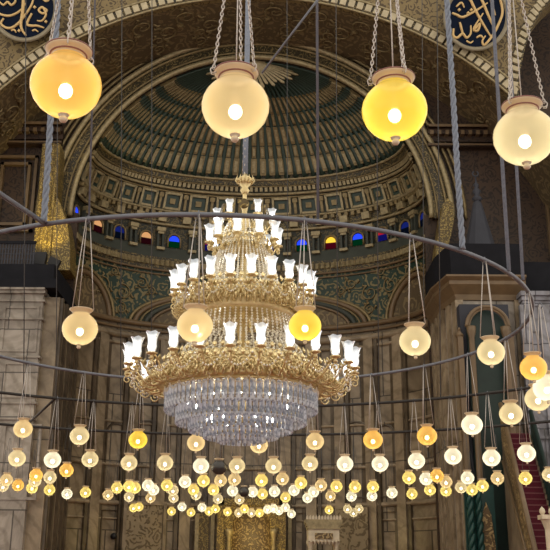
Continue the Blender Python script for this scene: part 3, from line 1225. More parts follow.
# ---------------------------------------------------------------- right pier with chamfered corner
XRa, XRb = xat(457, Y1, 300), xat(524, Y1, 300)
cz0, cz1 = zat(301, Y1, 480), zat(279, Y1, 480)
pl = [(XRb, Y1), (XRa, Y1), (xat(441, Y1 + 2, 300), Y1 + 2), (xat(441, Y1 + 2, 300), Y2), (XRb, Y2)]


def ring_pts(off, z):
    cx = sum(p[0] for p in pl) / 5
    q = []
    for (x, y) in pl:
        q.append(Vector((x - off * (.8 if x < XRa + .1 else 0), y - off * (1 if y < Y1 + .1 else .5 if y < Y2 - .1 else 0), z)))
    return q


b = MB()
b.prism([(x, y, 0) for x, y in pl], (0, 0, cz0))
wr = struct(b.build('wall_right', M['marble_pier']))
b = MB()
prof = [(0.0, 0), (.10, .02), (.16, .25), (.45, .55), (.52, .62), (.52, .78), (.72, .92), (.72, 1.0)]
base = len(b.v)
for o_, k in prof:
    b.v += [tuple(q) for q in ring_pts(o_, cz0 + (cz1 - cz0) * k)]
for j in range(len(prof) - 1):
    for i in range(5):
        k = (i + 1) % 5
        b.f.append((j * 5 + i, j * 5 + k, j * 5 + 5 + k, j * 5 + 5 + i))
b.f.append(tuple(range(5)))
b.f.append(tuple(len(b.v) - 5 + i for i in range(5)))
b.build('cap_moulding', M['tan'], wr)
b = MB()
q0, q1 = ring_pts(.35, cz1), ring_pts(.35, zat(246, Y1, 480))
n = len(b.v)
b.v += [tuple(x) for x in q0 + q1]
for i in range(5):
    k = (i + 1) % 5
    b.f.append((i, k, 5 + k, 5 + i))
b.f.append((5, 6, 7, 8, 9))
b.f.append((0, 1, 2, 3, 4))
b.build('ledge', M['dark'], wr)
b = MB()                                # pilaster strips on chamfer and front
for u0, (A, B) in ((0, (pl[1], pl[2])), (0, (pl[2], pl[3]))):
    A, B = Vector((A[0], A[1], 0)), Vector((B[0], B[1], 0))
    d = (B - A)
    nn = Vector((d.y, -d.x, 0)).normalized()
    if nn.y > 0 or (abs(nn.y) < .01 and nn.x > 0):
        nn = -nn
    for u in (.12, .5, .88):
        c = A + d * u
        b.obox(c + Vector((0, 0, cz0 / 2)), d.normalized() * d.length * .1, nn * .12, (0, 0, cz0 / 2))
for px in (461, 521):
    x = xat(px, Y1, 350)
    b.box(x - .18, x + .18, Y1 - .18, Y1 + .1, 0, cz0)
b.build('pilaster', M['pilaster'], wr)

# bluish marble wall beyond it
XQ = xat(523, Y1 - .6, 300)
zq = zat(306, Y1 - .6, 540)
b = MB()
b.box(XQ, xat(680, Y1), Y1 - .6, Y2, 0, zq)
w2 = struct(b.build('wall_side', M['marble_right']))
b = MB()
for y0, y1, d in ((293, 297, .35), (297, 301, .2), (301, 306, .08), (330, 332, .1), (372, 375, .12), (436, 439, .12)):
    b.box(XQ - d * .5, xat(680, Y1), Y1 - .6 - d, Y2, zat(y1, Y1 - .6, 540), zat(y0, Y1 - .6, 540))
b.build('stone_course', M['marble_right'], w2)
b = MB()
for px in (527, 546):
    x = xat(px, Y1 - .6, 350)
    b.box(x - .22, x + .22, Y1 - .8, Y1 - .5, 0, zq)
b.build('pilaster', M['marble_right'], w2)
b = MB()
b.box(XQ, xat(680, Y1), Y1, Y2, zat(293, Y1, 540), zat(262, Y1, 540))
b.build('ledge', M['dark'], w2)

# slate cone on the ledge
zs0 = zat(246, Y1, 480)
p = at(480, 246, Y1 + 1.6)
p.z = zs0 + .02
k = (xat(497, Y1 + 1.6, 248) - xat(463, Y1 + 1.6, 248)) / 2
H = zat(184, Y1 + 1.6, 480) - zs0
t = thing('conical_spire', p, 'slate grey faceted cone with a crescent finial standing on the dark ledge', 'spire')
b = MB()
b.lathe([(k * 1.02, 0), (k * 1.02, H * .05), (k * .95, H * .07), (k * .26, H * .72), (k * .18, H * .75)], 12)
b.build('cone', M['spire'], t)
b = MB()
b.lathe([(k * .18, H * .74), (k * .32, H * .79), (k * .14, H * .83), (k * .26, H * .89), (k * .1, H * .94), (k * .18, H * .98), (k * .05, H * 1.02), (k * .04, H * 1.10)], 12)
b.build('finial', M['spire'], t, True)
b = MB()
b.tube([(k * .17 * cos(a), 0, H * 1.10 + k * .18 + k * .17 * sin(a)) for a in [pi / 2 + .5 + (2 * pi - 1) * i / 16 for i in range(17)]], k * .05, 6)
b.build('crescent', M['spire'], t, True)

# ---------------------------------------------------------------- pulpit with red carpeted stairs
YM = 40.6
t = thing('pulpit', (xat(488, YM, 330), YM, 0), 'tall gilded pulpit with green arch and steep red carpeted stairs by the pier', 'pulpit')
O = Vector(t.location)
P = lambda x, y, Y=YM: at(x, y, Y) - O
zsp = P(488, 327).z
rO = P(509.5, 327).x - P(488, 327).x
b = MB()
for rr, w in ((rO * .98, .09), (rO * .86, .05)):
    b.tube([(rr * cos(pi * j / 24), 0, zsp + rr * sin(pi * j / 24)) for j in range(25)], w, 8)
b.build('arch', M['tan'], t, True)
b = MB()
b.prism([(rO * .9 * cos(pi * j / 24), .35, zsp + rO * .9 * sin(pi * j / 24)) for j in range(25)] + [(-rO * .9, .35, 0), (rO * .9, .35, 0)], (0, .2, 0))
b.build('back_panel', M['greendark'], t)
b = MB()
x0, x1 = P(463, 330).x, P(513, 330).x
b.box(x0, x1, .55, 1.2, 0, zsp + rO + .25)
b.build('backing', M['spire'], t)
for px in (471, 505):
    b = MB()
    x = P(px, 330).x
    b.lathe([(.22, 0), (.22, .4), (.15, .5), (.13, zsp - .5), (.2, zsp - .25), (.22, zsp)], 14, (x, -.05, 0))
    b.build('column', M['tan'], t, True)
for px, yt in ((461, 336), (512, 336)):
    b = MB()
    x = P(px, 340).x
    b.box(x - .12, x + .12, .1, .5, 0, P(px, yt).z)
    b.lathe([(.16, 0), (.2, .1), (.05, .3), (.08, .38), (.001, .5)], 10, (x, .3, P(px, yt).z))
    b.build('side_post', M['tan'], t)
# twisted teal colonnettes and the gilt medallion in the side panel
YP = 38.6
for px in (470, 478.5):
    b = MB()
    x = P(px, 500, YP).x
    zt = P(px, 487, YP).z
    n = 40
    for ph in (0, pi):
        b.tube([(x + .06 * cos(ph + i * .9), YP - YM + .06 * sin(ph + i * .9), zt * i / n) for i in range(n + 1)], .10, 6)
    b.build('twisted_column', M['teal'], t, True)
b = MB()
xa, xb = P(466, 500, YP).x, P(496, 500, YP).x
b.box(xa, xb, YP - YM + .3, YP - YM + .5, 0, P(466, 484, YP).z)
b.build('side_panel', M['teal'], t)
b = MB()
x = P(487, 500, YP).x
zt = P(487, 502, YP).z
b.prism([(x - .26, YP - YM + .2, 0), (x + .26, YP - YM + .2, 0), (x + .28, YP - YM + .2, zt * .6), (x + .18, YP - YM + .2, zt * .88), (x, YP - YM + .2, zt), (x - .18, YP - YM + .2, zt * .88), (x - .28, YP - YM + .2, zt * .6)], (0, .12, 0))
b.build('gilt_medallion', M['goldcarve'], t)
# stairs
S0, S1 = P(516, 434, 39.8), P(545, 551, 35.4)
dS = S1 - S0
kf = S0.z / (S0.z - S1.z)
S2 = S0 + dS * kf                       # foot of the stairs on the floor
nS = int(S0.z / .24)
side = Vector((0.55, .06, 0))
b = MB()
bc = MB()
br_ = MB()
for i in range(nS):
    p = S0 + (S2 - S0) * ((i + .5) / nS)
    h = S0.z * (1 - (i + 1) / nS) + .2
    d = (S2 - S0) / nS
    p0 = Vector((p.x, p.y, 0))
    dd = Vector((d.x, d.y, 0)) * .5
    b.obox(p0 + Vector((0, 0, h / 2 - .01)), side * 1.12, dd, (0, 0, h / 2 - .01))
    bc.obox(p0 + Vector((0, 0, h)), side * .95, dd * 1.06, (0, 0, .025))
    bc.obox(p0 + dd * 1.04 + Vector((0, 0, h - .12)), side * .95, dd.normalized() * .02, (0, 0, .12))
    br_.obox(p0 + dd * 1.1 + Vector((0, 0, h + .02)), side * .95, dd.normalized() * .03, (0, 0, .022))
b.build('stair_flight', M['pilaster'], t)
bc.build('stair_carpet', M['carpet'], t)
br_.build('stair_nosing', M['carpetedge'], t)
for s, mat, nm in ((-1, M['goldcarve'], 'carved_balustrade'), (1, M['teal'], 'dark_balustrade')):
    o_ = side * (1.18 * s)
    b = MB()
    A, B = S0 + o_, S2 + o_
    up = Vector((0, 0, 1.25 if s < 0 else .95))
    dn = Vector((0, 0, 1.25 if s < 0 else .25))
    b.prism([A - dn, B - Vector((0, 0, B.z)), B + up, A + up], Vector((.12, 0, 0)))
    pb_ = b.build(nm, mat, t)
    b = MB()
    b.tube([A + up + Vector((.06, 0, .03)), B + up + Vector((.06, 0, .03))], .10, 8)
    b.tube([A + Vector((.0, 0, .1)) - dn, B + Vector((.0, 0, .1))], .07, 8)
    b.build('handrail', M['tan'] if s < 0 else M['greendark'], t, True)
    if s < 0:
        b = MB()
        b.prism([A - Vector((0, 0, .25)), B, Vector((A.x, A.y, 0))], Vector((.1, 0, 0)))
        b.build('stringer_panel', M['pilaster'], t)
# newel post beside the foot of the stairs
YN = 34.0
b = MB()
x = P(548.5, 520, YN).x
zt = P(548, 515, YN).z
y = YN - YM
b.box(x - .24, x + .24, y - .24, y + .24, 0, .4)
b.lathe([(.2, .4), (.15, .6), (.15, zt - .5), (.2, zt - .35), (.28, zt - .15)], 14, (x, y, 0))
b.box(x - .30, x + .30, y - .3, y + .3, zt - .15, zt)
b.build('newel_post', M['cream'], t)
for dx in (-.2, .12):
    b = MB()
    b.lathe([(.05, 0), (.11, .1), (.09, .2), (.03, .26), (.001, .3)], 12, (x + dx, y, zt))
    b.build('newel_finial', M['cream'], t, True)

# ---------------------------------------------------------------- iron lamp rings
RC = Vector((-1.05, 17.6))
ZR = EYE + 4.5
ZL = EYE + 3.02


def fit_ring():
    near = atz(190, 214.5, ZR)
    far = atz(240, 383, ZR)
    return near.y, far.y


yn, yf = fit_ring()
RC.y = (yn + yf) / 2
R1 = (yf - yn) / 2
R2, R3 = 10.6, R1 * 2.62
RC2 = Vector((RC.x, 16.1))


def ctr_of(r):
    return RC2 if r == R2 else RC


def circle(r, n=160):
    q = ctr_of(r)
    return [(q.x + r * cos(2 * pi * i / n), q.y + r * sin(2 * pi * i / n), ZR) for i in range(n)]


def pol(a, r, z=ZR):
    q = ctr_of(r)
    return Vector((q.x + r * cos(radians(a)), q.y + r * sin(radians(a)), z))


RINGL = ['grey iron ring encircling the chandelier with globe lamps hung from it',
         'second iron lamp ring, wider and further out than the one around the chandelier',
         'third thin dark iron lamp ring crossing low before the apse wall',
         ]
rings = []
for r, w, m, lab in ((R1, .036, 'iron', RINGL[0]), (R2, .04, 'irondark', RINGL[1]), (R3, .045, 'irondark', RINGL[2])):
    t = thing('lamp_ring', (0, 0, 0), lab, 'iron ring', 'concentric iron lamp rings hanging from ropes')
    b = MB()
    b.tube(circle(r), w, 8, True)
    b.build('hoop', M[m], t, True)
    rings.append(t)
sp_a = degrees(atan2(atz(42, 222, ZR).y - RC.y, atz(42, 222, ZR).x - RC.x))
for a in (sp_a,):
    b = MB()
    b.tube([pol(a, R1), pol(a, R2)], .034, 8)
    b.build('spoke', M['iron'], rings[0], True)
for a in (118,):
    b = MB()
    b.tube([pol(a, R2), pol(a, R3)], .035, 8)
    b.build('spoke', M['irondark'], rings[1], True)

# ---------------------------------------------------------------- ropes
HI = 40.0


def rope(px0, py0, ptop, yb, w, mat, label, name='suspension_rope', zb=None, twist=False, bot=None):
    """runs up from a point at depth yb seen at (px0, py0), leaning so that it passes ptop in the picture"""
    a = at(px0, py0, yb) if bot is None else bot
    c = at(ptop[0], ptop[1], yb)
    d = c - a
    k = (HI - a.z) / d.z
    e = a + d * k
    b = MB()
    if twist:
        n = 260
        ax = (e - a)
        for ph in (0, 2.1, 4.2):
            b.tube([ax * (i / n) * .42 + Vector((w * .62 * cos(ph + i * .75), w * .62 * sin(ph + i * .75), 0)) for i in range(n + 1)], w * .62, 5)
        b.tube([ax * .42, ax], w, 6)
    else:
        b.tube([Vector((0, 0, 0)), (e - a)], w, 6)
    o = b.build(name, mat, None, True, loc=a)
    tag(o, label, 'rope', 'ropes and cables holding the lamp rings')
    return o


rp = atz(42, 222, ZR)
rope(44, 222, (58, 0), rp.y, .040, M['rope'], 'thick braided blue-grey rope meeting the iron ring at its spoke', twist=True)
rp = atz(462.5, 249, ZR)
rope(462.5, 249, (447, 0), rp.y, .040, M['rope'], 'thick braided blue-grey rope passing the roundel beside the side arch', twist=True)
rp = atz(318, 222, ZR)
rope(318, 222, (317, 0), rp.y, .022, M['iron'], 'slim grey rope reaching the iron ring over the dome between chandelier and yellow lamp')
rp = atz(88, 219, ZR)
rope(89, 219, (95, 0), rp.y, .014, M['iron'], 'slim grey rope reaching the iron ring above the honey lamp near the pier')
rp = atz(523, 280, ZR)
rope(523, 280, (507, 0), rp.y, .028, M['rope'], 'slim blue-grey rope behind the chains of the high cream lamp, nearer the frame edge')
rp = atz(509, 271, ZR)
rope(509, 271, (492, 0), rp.y, .032, M['rope'], 'blue-grey rope running down just beside the high cream lamp')
for k, (px, py, tp, dz, r_, lab) in enumerate((
        (22, 414, 26, 0, R2, 'thin dark cable crossing the pale marble pier'),
        (120, 413, 122, 0, R2, 'thin dark cable between the pier and the chandelier arms'),
        (151, 413, 152, 0, R2, 'thin dark cable close beside the chandelier cluster of lower shades'),
        (338, 412, 336, 0, R2, 'thin dark cable just past the chandelier beneath the yellow window'),
        (379, 410, 376, 0, R2, 'thin dark cable between the dome and the high yellow lamp chains'),
        (441, 404, 437, 0, R2, 'thin dark cable in front of the chamfered pier corner'),
        (55, 440, 58, 0, R3, 'far thin cable crossing the gilded corner by the floodlights'),
        (288, 440, 287, 0, R3, 'far thin cable half hidden behind the chandelier shades'),
        (425, 440, 422, 0, R3, 'far thin cable falling past the end of the half dome rim'))):
    rr = (at(px, py, 20) - Vector((0, 0, EYE)))
    # meet the hoop itself
    d = Vector((rr.x, rr.y)) / rr.y
    A_ = d.dot(d)
    B_ = -2 * d.dot(ctr_of(r_))
    C_ = ctr_of(r_).dot(ctr_of(r_)) - r_ * r_
    y_ = (-B_ + sqrt(B_ * B_ - 4 * A_ * C_)) / (2 * A_)
    bot = Vector((d.x * y_, y_, ZR))
    top = at(tp, 0, y_)
    b = MB()
    e = bot + (top - bot) * ((HI - bot.z) / (top.z - bot.z))
    b.tube([Vector((0, 0, 0)), e - bot], .015, 6)
    tag(b.build('suspension_rope', M['cable'], None, True, loc=bot), lab, 'rope', 'ropes and cables holding the lamp rings')
# slanting rod near the cream lamp
a, c = at(262, 73, 6.6), at(322, -6, 6.6)
b = MB()
b.tube([Vector((0, 0, 0)), (c - a) * 1.6], .009, 6)
tag(b.build('hanging_rod', M['iron'], None, True, loc=a), 'thin grey rod slanting upward beside the high honey lamp', 'rod')

# ---------------------------------------------------------------- chandelier
YC = RC.y
cxp = 242.5
CC = Vector((at(cxp, 330, YC).x, YC, 0))
zc = lambda y: at(cxp, y, YC).z
MPX = (at(cxp + 1, 330, YC) - at(cxp, 330, YC)).length
ch = thing('chandelier', (CC.x, CC.y, zc(445)), 'huge tiered brass and crystal chandelier with lit white glass shades', 'chandelier')
CZ = zc(445)
Z = lambda y: zc(y) - CZ
ME = {}


def tulip(s=1.0):
    b = MB()
    prof = [(.045, 0), (.07, .03), (.085, .10), (.078, .17), (.085, .25), (.108, .33), (.125, .36)]
    n = 20
    prof = [(r * s, z * s) for r, z in prof]
    base = len(b.v)
    for j, (r, z) in enumerate(prof):
        for i in range(n):
            a = 2 * pi * i / n
            rr = r * (1 + (.06 * cos(5 * a) if j > 4 else 0))
            b.v.append((rr * cos(a), rr * sin(a), z + (.012 * s * cos(5 * a) if j > 4 else 0)))
    for j in range(len(prof) - 1):
        for i in range(n):
            k = (i + 1) % n
            b.f.append((j * n + i, j * n + k, (j + 1) * n + k, (j + 1) * n + i))
    return b.mesh('glass_shade', M['tulip'], True)


ME['tulip'] = tulip()
b = MB()
b.ball((0, 0, .15), .045, 10, 1.5)
ME['cbulb'] = b.mesh('bulb', M['bulbsmall'], True)


def spiral(c, r0, turns, ux, uz, n=16, sgn=1):
    return [c + ux * (r0 * (1 - i / n * .8) * cos(sgn * turns * 2 * pi * i / n)) + uz * (r0 * (1 - i / n * .8) * sin(sgn * turns * 2 * pi * i / n)) for i in range(n + 1)]


def arm_mesh(r_in, r_out, drop, rise, w=.021):
    """S-scroll arm in its own x/z plane: starts at the hub (0,0), ends at the cup"""
    L_ = r_out - r_in
    b = MB()
    pts = []
    for i in range(25):
        u = i / 24
        pts.append(Vector((L_ * (u ** .9), 0, -drop * sin(pi * min(1, u * 1.15)) * 1.0 + rise * max(0, (u - .45) / .55) ** 2)))
    b.tube(pts, [w * (1.3 - .5 * i / 24) for i in range(25)], 7)
    ux, uz = Vector((1, 0, 0)), Vector((0, 0, 1))
    b.tube(spiral(Vector((L_ * .30, 0, -drop * .15)), drop * .55, 1.4, ux, uz), w * .7, 6)
    b.tube(spiral(Vector((L_ * .68, 0, -drop * .95)), drop * .42, 1.3, ux, uz, sgn=-1), w * .65, 6)
    b.tube(spiral(Vector((L_ * 1.0, 0, -drop * .35)), drop * .34, 1.3, -ux, uz), w * .6, 6)
    for q in (.2, .5, .8):              # cast leaves on the arm
        p = pts[int(q * 24)]
        for s in (-1, 1):
            b.prism([p, p + Vector((.05, s * .03, .07)), p + Vector((.02, s * .06, .14)), p + Vector((-.03, s * .03, .07))], Vector((.012, 0, .006)))
    e = pts[-1]
    b.lathe([(.015, -.10), (.05, -.08), (.025, -.04), (.05, -.01), (.095, .0), (.10, .02), (.05, .03)], 12, e)
    return b.mesh('arm', M['brass'], True), e


def tier(n, r_in, r_out, y_cup, y_hub, drop, phase=0.0, scale=1.0):
    zh, zcup = Z(y_hub), Z(y_cup)
    me, e = arm_mesh(r_in, r_out, drop, zcup - zh)
    for i in range(n):
        a = 2 * pi * (i + phase) / n
        o = link('arm', me, ch, (r_in * cos(a), r_in * sin(a), zh), a)
        g = link('glass_shade', ME['tulip'], o, (e.x, 0, e.z + .03), 0, (scale,) * 3)
        link('bulb', ME['cbulb'], o, (e.x, 0, e.z + .03), 0, (scale,) * 3)


tier(26, 1.30, 2.14, 372, 377, .26, .25, .98)
tier(22, .80, 1.34, 296, 304, .20, .0, .96)
tier(10, .34, .68, 245, 249, .12, .25, .92)
tier(6, .2, .55, 223, 229, .08, .0, .72)


def glathe(name, prof, mat, n=40, smooth=True):
    b = MB()
    b.lathe([(r, Z(y)) for r, y in prof], n, cap=True)
    return b.build(name, mat, ch, smooth)


# gold body of each tier
glathe('lower_gallery', [(1.34, 391), (1.44, 387), (1.38, 383), (1.42, 378), (1.30, 374), (1.34, 369), (1.22, 365), (1.10, 362)], M['brass'], 52)
glathe('middle_gallery', [(.92, 321), (1.02, 317), (.98, 313), (1.08, 309), (1.0, 304), (.85, 299), (.72, 295), (.6, 292)], M['brass'], 52)
glathe('upper_gallery', [(.34, 252), (.40, 250), (.36, 247), (.38, 244), (.3, 241), (.22, 238)], M['brass'], 40)
glathe('central_stem', [(.06, 440), (.12, 400), (.10, 380), (.16, 350), (.08, 345), (.14, 315), (.08, 300), (.12, 280), (.06, 270), (.09, 240), (.05, 230), (.12, 222), (.05, 212), (.09, 204), (.04, 198), (.05, 190)], M['brass'], 20)
# scroll cresting on the galleries: many little curls
for nm, nn, r, y, h in (('lower_scrollwork', 72, 1.44, 380, .115), ('middle_scrollwork', 60, 1.10, 308, .12), ('upper_scrollwork', 26, .42, 247, .08),
                        ('lower_cresting', 60, 1.36, 368, .10), ('middle_cresting', 48, .98, 298, .11), ('outer_scrollwork', 70, 1.72, 381, .11), ('middle_outer_scrollwork', 50, 1.22, 308, .10)):
    b = MB()
    for i in range(nn):
        a = 2 * pi * i / nn
        er, et = Vector((cos(a), sin(a), 0)), Vector((-sin(a), cos(a), 0))
        c = er * r + Vector((0, 0, Z(y)))
        sg = 1 if i % 2 else -1
        b.tube(spiral(c, h, 1.5, et * sg, Vector((0, 0, 1))), .015, 5)
        b.tube(spiral(c + er * h * .6 - Vector((0, 0, h * .9)), h * .8, 1.3, er, Vector((0, 0, -1))), .015, 5)
        b.prism([c + er * .05 + Vector((0, 0, h)), c + er * .06 + et * .05 + Vector((0, 0, h * 1.6)), c + er * .03 + Vector((0, 0, h * 2.2)), c + er * .06 - et * .05 + Vector((0, 0, h * 1.6))], er * .015)
    b.build(nm, M['brass'], ch, True)
# round gilt plaques of the crown
b = MB()
b.lathe([(.001, -.012), (.06, -.02), (.09, 0), (.105, .0), (.105, .02), (.001, .02)], 18)
disc = b.mesh('crown_plaque', M['litgold'], True)
for i in range(10):
    a = 2 * pi * (i + .5) / 10
    o = link('crown_plaque', disc, ch, (.44 * cos(a), .44 * sin(a), Z(212)))
    o.rotation_euler = (pi / 2, 0, a + pi / 2)
# ornament on the suspension above
glathe('top_finial', [(.02, 196), (.10, 191), (.06, 188), (.13, 184), (.17, 180), (.12, 178), (.05, 176), (.03, 172)], M['brass'], 16)
b = MB()
for i in range(12):
    a = 2 * pi * i / 12
    er = Vector((cos(a), sin(a), 0))
    b.tube([er * .12 + Vector((0, 0, Z(184))), er * .19 + Vector((0, 0, Z(181))), er * .17 + Vector((0, 0, Z(177)))], [.02, .016, .006], 5)
b.build('top_leaf_crown', M['brass'], ch, True)
b = MB()
b.tube([(0, 0, Z(174)), (.0, 0, Z(174) + 1.0), (0, 0, HI - CZ)], .055, 8)
b.build('suspension_cord', M['rope'], ch, True)
b = MB()
for i in range(10):
    z = Z(174) + .09 * i
    b.tube([Vector((.045 * cos(a) * (1 if i % 2 else .2), .045 * cos(a) * (.2 if i % 2 else 1), z + .065 * sin(a))) for a in [2 * pi * k / 10 for k in range(10)]], .014, 5, True)
b.build('chain_links', M['chain'], ch, True)


def bead(b, p, r):
    n = len(b.v)
    b.v += [(p.x + r, p.y, p.z), (p.x, p.y + r, p.z), (p.x - r, p.y, p.z), (p.x, p.y - r, p.z), (p.x, p.y, p.z + r * 1.2), (p.x, p.y, p.z - r * 1.2)]
    for i in range(4):
        b.f.append((n + i, n + (i + 1) % 4, n + 4))
        b.f.append((n + (i + 1) % 4, n + i, n + 5))


# beaded crystal curtains
b = MB()
for nn, r0, r1, y0, y1, sag, r in ((48, .36, .70, 238, 292, .06, .023), (40, .50, .58, 262, 292, .0, .022), (60, .93, .84, 320, 360, .10, .025), (60, .90, 1.20, 340, 366, .08, .023), (30, .30, .42, 222, 243, .04, .021)):
    for i in range(nn):
        a = 2 * pi * i / nn
        m = int(abs(zc(y0) - zc(y1)) / (r * 2.1))
        for j in range(m + 1):
            u = j / m
            rr = r0 + (r1 - r0) * u + sag * sin(pi * u)
            bead(b, Vector((rr * cos(a), rr * sin(a), Z(y0 + (y1 - y0) * u))), r * (1.15 if j % 4 == 0 else .9))
# swags between tiers and pendant drops under the rims
for nn, r, y, d in ((26, 2.05, 376, .22), (24, 1.30, 300, .2), (26, 1.44, 391, .10)):
    for i in range(nn):
        for j in range(10):
            u = (i + j / 10) / nn * 2 * pi
            bead(b, Vector((r * cos(u), r * sin(u), Z(y) - d * sin(pi * j / 10))), .02)
cs = b.build('crystal_beads', M['bead'], ch)
cs['kind'] = 'stuff'

# five stepped rows of hanging prisms: the hundred that face the hall one by one, the rest together
TI = [(1.41, 392, 414, 72, .056), (1.20, 408, 426, 64, .053), (.95, 419, 433, 52, .05), (.68, 428, 439, 40, .046), (.42, 434, 443, 26, .044)]
prs = []
for ti, (r, y0, y1, n, w) in enumerate(TI):
    for i in range(n):
        prs.append((ti, r, y0, y1, w, 2 * pi * (i + .5 * (ti % 2)) / n))
prs.sort(key=lambda q: sin(q[5]) + .04 * q[0])
rest = MB()
pmesh = {}


def prism_geo(b, o, er, et, w, h):
    d = .5
    tp = [er * w * d + Vector((0, 0, -.03)), et * w * .9 + Vector((0, 0, -.03)), -er * w * d + Vector((0, 0, -.03)), -et * w * .9 + Vector((0, 0, -.03))]
    n = len(b.v)
    b.v += [tuple(o)] + [tuple(o + t_) for t_ in tp] + [tuple(o + t_ - Vector((0, 0, h * .84))) for t_ in tp] + [tuple(o - Vector((0, 0, h)))]
    for i in range(4):
        j = (i + 1) % 4
        b.f += [(n, n + 1 + i, n + 1 + j), (n + 1 + i, n + 5 + i, n + 5 + j, n + 1 + j), (n + 5 + i, n + 9, n + 5 + j)]


for k, (ti, r, y0, y1, w, a) in enumerate(prs):
    er, et = Vector((cos(a), sin(a), 0)), Vector((-sin(a), cos(a), 0))
    h = zc(y0) - zc(y1)
    if k < 100:
        if ti not in pmesh:
            b = MB()
            prism_geo(b, Vector((0, 0, 0)), Vector((1, 0, 0)), Vector((0, 1, 0)), w, h)
            pmesh[ti] = b.mesh('crystal_prism', M['crystal'])
        link('crystal_prism', pmesh[ti], ch, (r * cos(a), r * sin(a), Z(y0)), a)
    else:
        prism_geo(rest, Vector((r * cos(a), r * sin(a), Z(y0))), er, et, w, h)
o = rest.build('prism_fringe', M['crystal'], ch)
o['kind'] = 'stuff'
for ti, (r, y0, y1, n, w) in enumerate(TI):
    b = MB()
    b.tube([(r * cos(2 * pi * i / 48), r * sin(2 * pi * i / 48), Z(y0) + .01) for i in range(48)], .022, 6, True)
    b.build('prism_hoop', M['brass'], ch, True)
b = MB()                                # small lights inside the prism bowl
b.ball((0, 0, 0), .045, 8)
ib = b.mesh('inner_bulb', M['bulbsmall'], True)
for i in range(12):
    a = 2 * pi * i / 12
    link('inner_bulb', ib, ch, (1.0 * cos(a), 1.0 * sin(a), Z(402)))
    link('inner_bulb', ib, ch, (.6 * cos(a), .6 * sin(a), Z(420)))

# ---------------------------------------------------------------- globe lamps
D = .465
GP = [(.045, -.455), (.12, -.445), (.24, -.405), (.35, -.325), (.44, -.21), (.49, -.08), (.50, .02), (.485, .12), (.44, .22), (.37, .31), (.30, .375), (.25, .41), (.235, .45)]
CP = [(.235, .44), (.245, .47), (.29, .51), (.325, .54), (.33, .565), (.31, .57), (.26, .545), (.22, .50), (.215, .45)]


def lamp_meshes(lod):
    n = {0: 44, 1: 28, 2: 14}[lod]
    q = {}

    def sc(prof):
        return [(r * D, z * D) for r, z in prof]
    gp = GP if lod < 2 else GP[::2]
    b = MB()
    b.lathe(sc(gp), n, cap=False)
    q['globe'] = b
    b = MB()
    b.lathe(sc(CP if lod < 2 else CP[::2]), n, cap=False)
    q['collar'] = b
    b = MB()
    b.lathe(sc([(.001, -.57), (.04, -.56), (.062, -.525), (.055, -.49), (.035, -.475), (.075, -.46), (.08, -.445), (.02, -.44)]), max(10, n // 2), cap=False)
    q['finial'] = b
    b = MB()
    b.ball((0, 0, -.08 * D), .10 * D, 14 if lod < 2 else 8, 1.1)
    q['bulb'] = b
    b = MB()
    b.lathe(sc([(.05, .0), (.065, .02), (.065, .13), (.04, .16), (.012, .17), (.012, .5)]), 10)
    q['socket'] = b
    return q


LM = {}
for lod in (0, 1, 2):
    for k, v in lamp_meshes(lod).items():
        if k == 'globe':
            for c in ('amber', 'yellow', 'straw', 'honey', 'creamglass', 'clear', 'smoke'):
                LM[lod, 'globe', c] = v.mesh('globe', M[c], True)
        else:
            LM[lod, k] = v.mesh(k, {'collar': M['collar'], 'finial': M['finial'], 'bulb': M['bulb'], 'socket': M['socket']}[k], True)
b = MB()                                # plum coloured lip of the collar, only the big lamps show it
b.tube([(.325 * D * cos(2 * pi * i / 40), .325 * D * sin(2 * pi * i / 40), .567 * D) for i in range(40)], .012 * D, 6, True)
b.tube([(.255 * D * cos(2 * pi * i / 40), .255 * D * sin(2 * pi * i / 40), .485 * D) for i in range(40)], .014 * D, 6, True)
LM['lip'] = b.mesh('collar_lip', M['collarrim'], True)
HC = ZR - ZL                            # chain height from globe centre to the ring


def chain_mesh(lod, k):
    a = 2 * pi * k / 3 + .5
    p0 = Vector((.35 * D * cos(a), .35 * D * sin(a), .56 * D))
    p1 = Vector((.03 * cos(a), .03 * sin(a), HC))
    b = MB()
    if lod == 0:
        ax = (p1 - p0)
        L_ = ax.length
        ax.normalize()
        s1 = ax.cross(Vector((cos(a), sin(a), 0))).normalized()
        s2 = ax.cross(s1)
        n = int(L_ / .030)
        for i in range(n):
            c = p0 + ax * (L_ * (i + .5) / n)
            s = s1 if i % 2 else s2
            b.tube([c + ax * (.021 * cos(t_)) + s * (.0095 * sin(t_)) for t_ in [2 * pi * j / 8 for j in range(8)]], .0042, 4, True)
        # hook that grips the collar
        er = Vector((cos(a), sin(a), 0))
        b.tube([p0 + er * (.022 * cos(t_)) + Vector((0, 0, .022 * sin(t_) - .01)) for t_ in [2 * pi * j / 12 for j in range(12)]], .0045, 5, True)
        b.tube([p0 - er * .012 - Vector((0, 0, .04)), p0 + er * .012 - Vector((0, 0, .045)), p0 + er * .02 - Vector((0, 0, .02))], .0045, 5)
    else:
        b.tube([p0 - Vector((0, 0, .02)), p1], .0075 if lod == 1 else .006, 4)
    return b.mesh('chain', M['chain'] if lod < 2 else M['cable'], lod > 0)


for lod in (0, 1, 2):
    for k in range(3):
        LM[lod, 'chain', k] = chain_mesh(lod, k)
b = MB()
b.tube([(0, 0, .4 * D), (0, 0, HC)], .005, 5)
LM['wire'] = b.mesh('wire', M['chain'], True)
b = MB()
b.tube([(0, 0, HC - .07), (.03, 0, HC - .04), (.035, 0, HC + .01), (0, 0, HC + .05), (-.035, 0, HC + .01)], .009, 6)
LM['hook'] = b.mesh('hook', M['iron'], True)


LAMPS = []


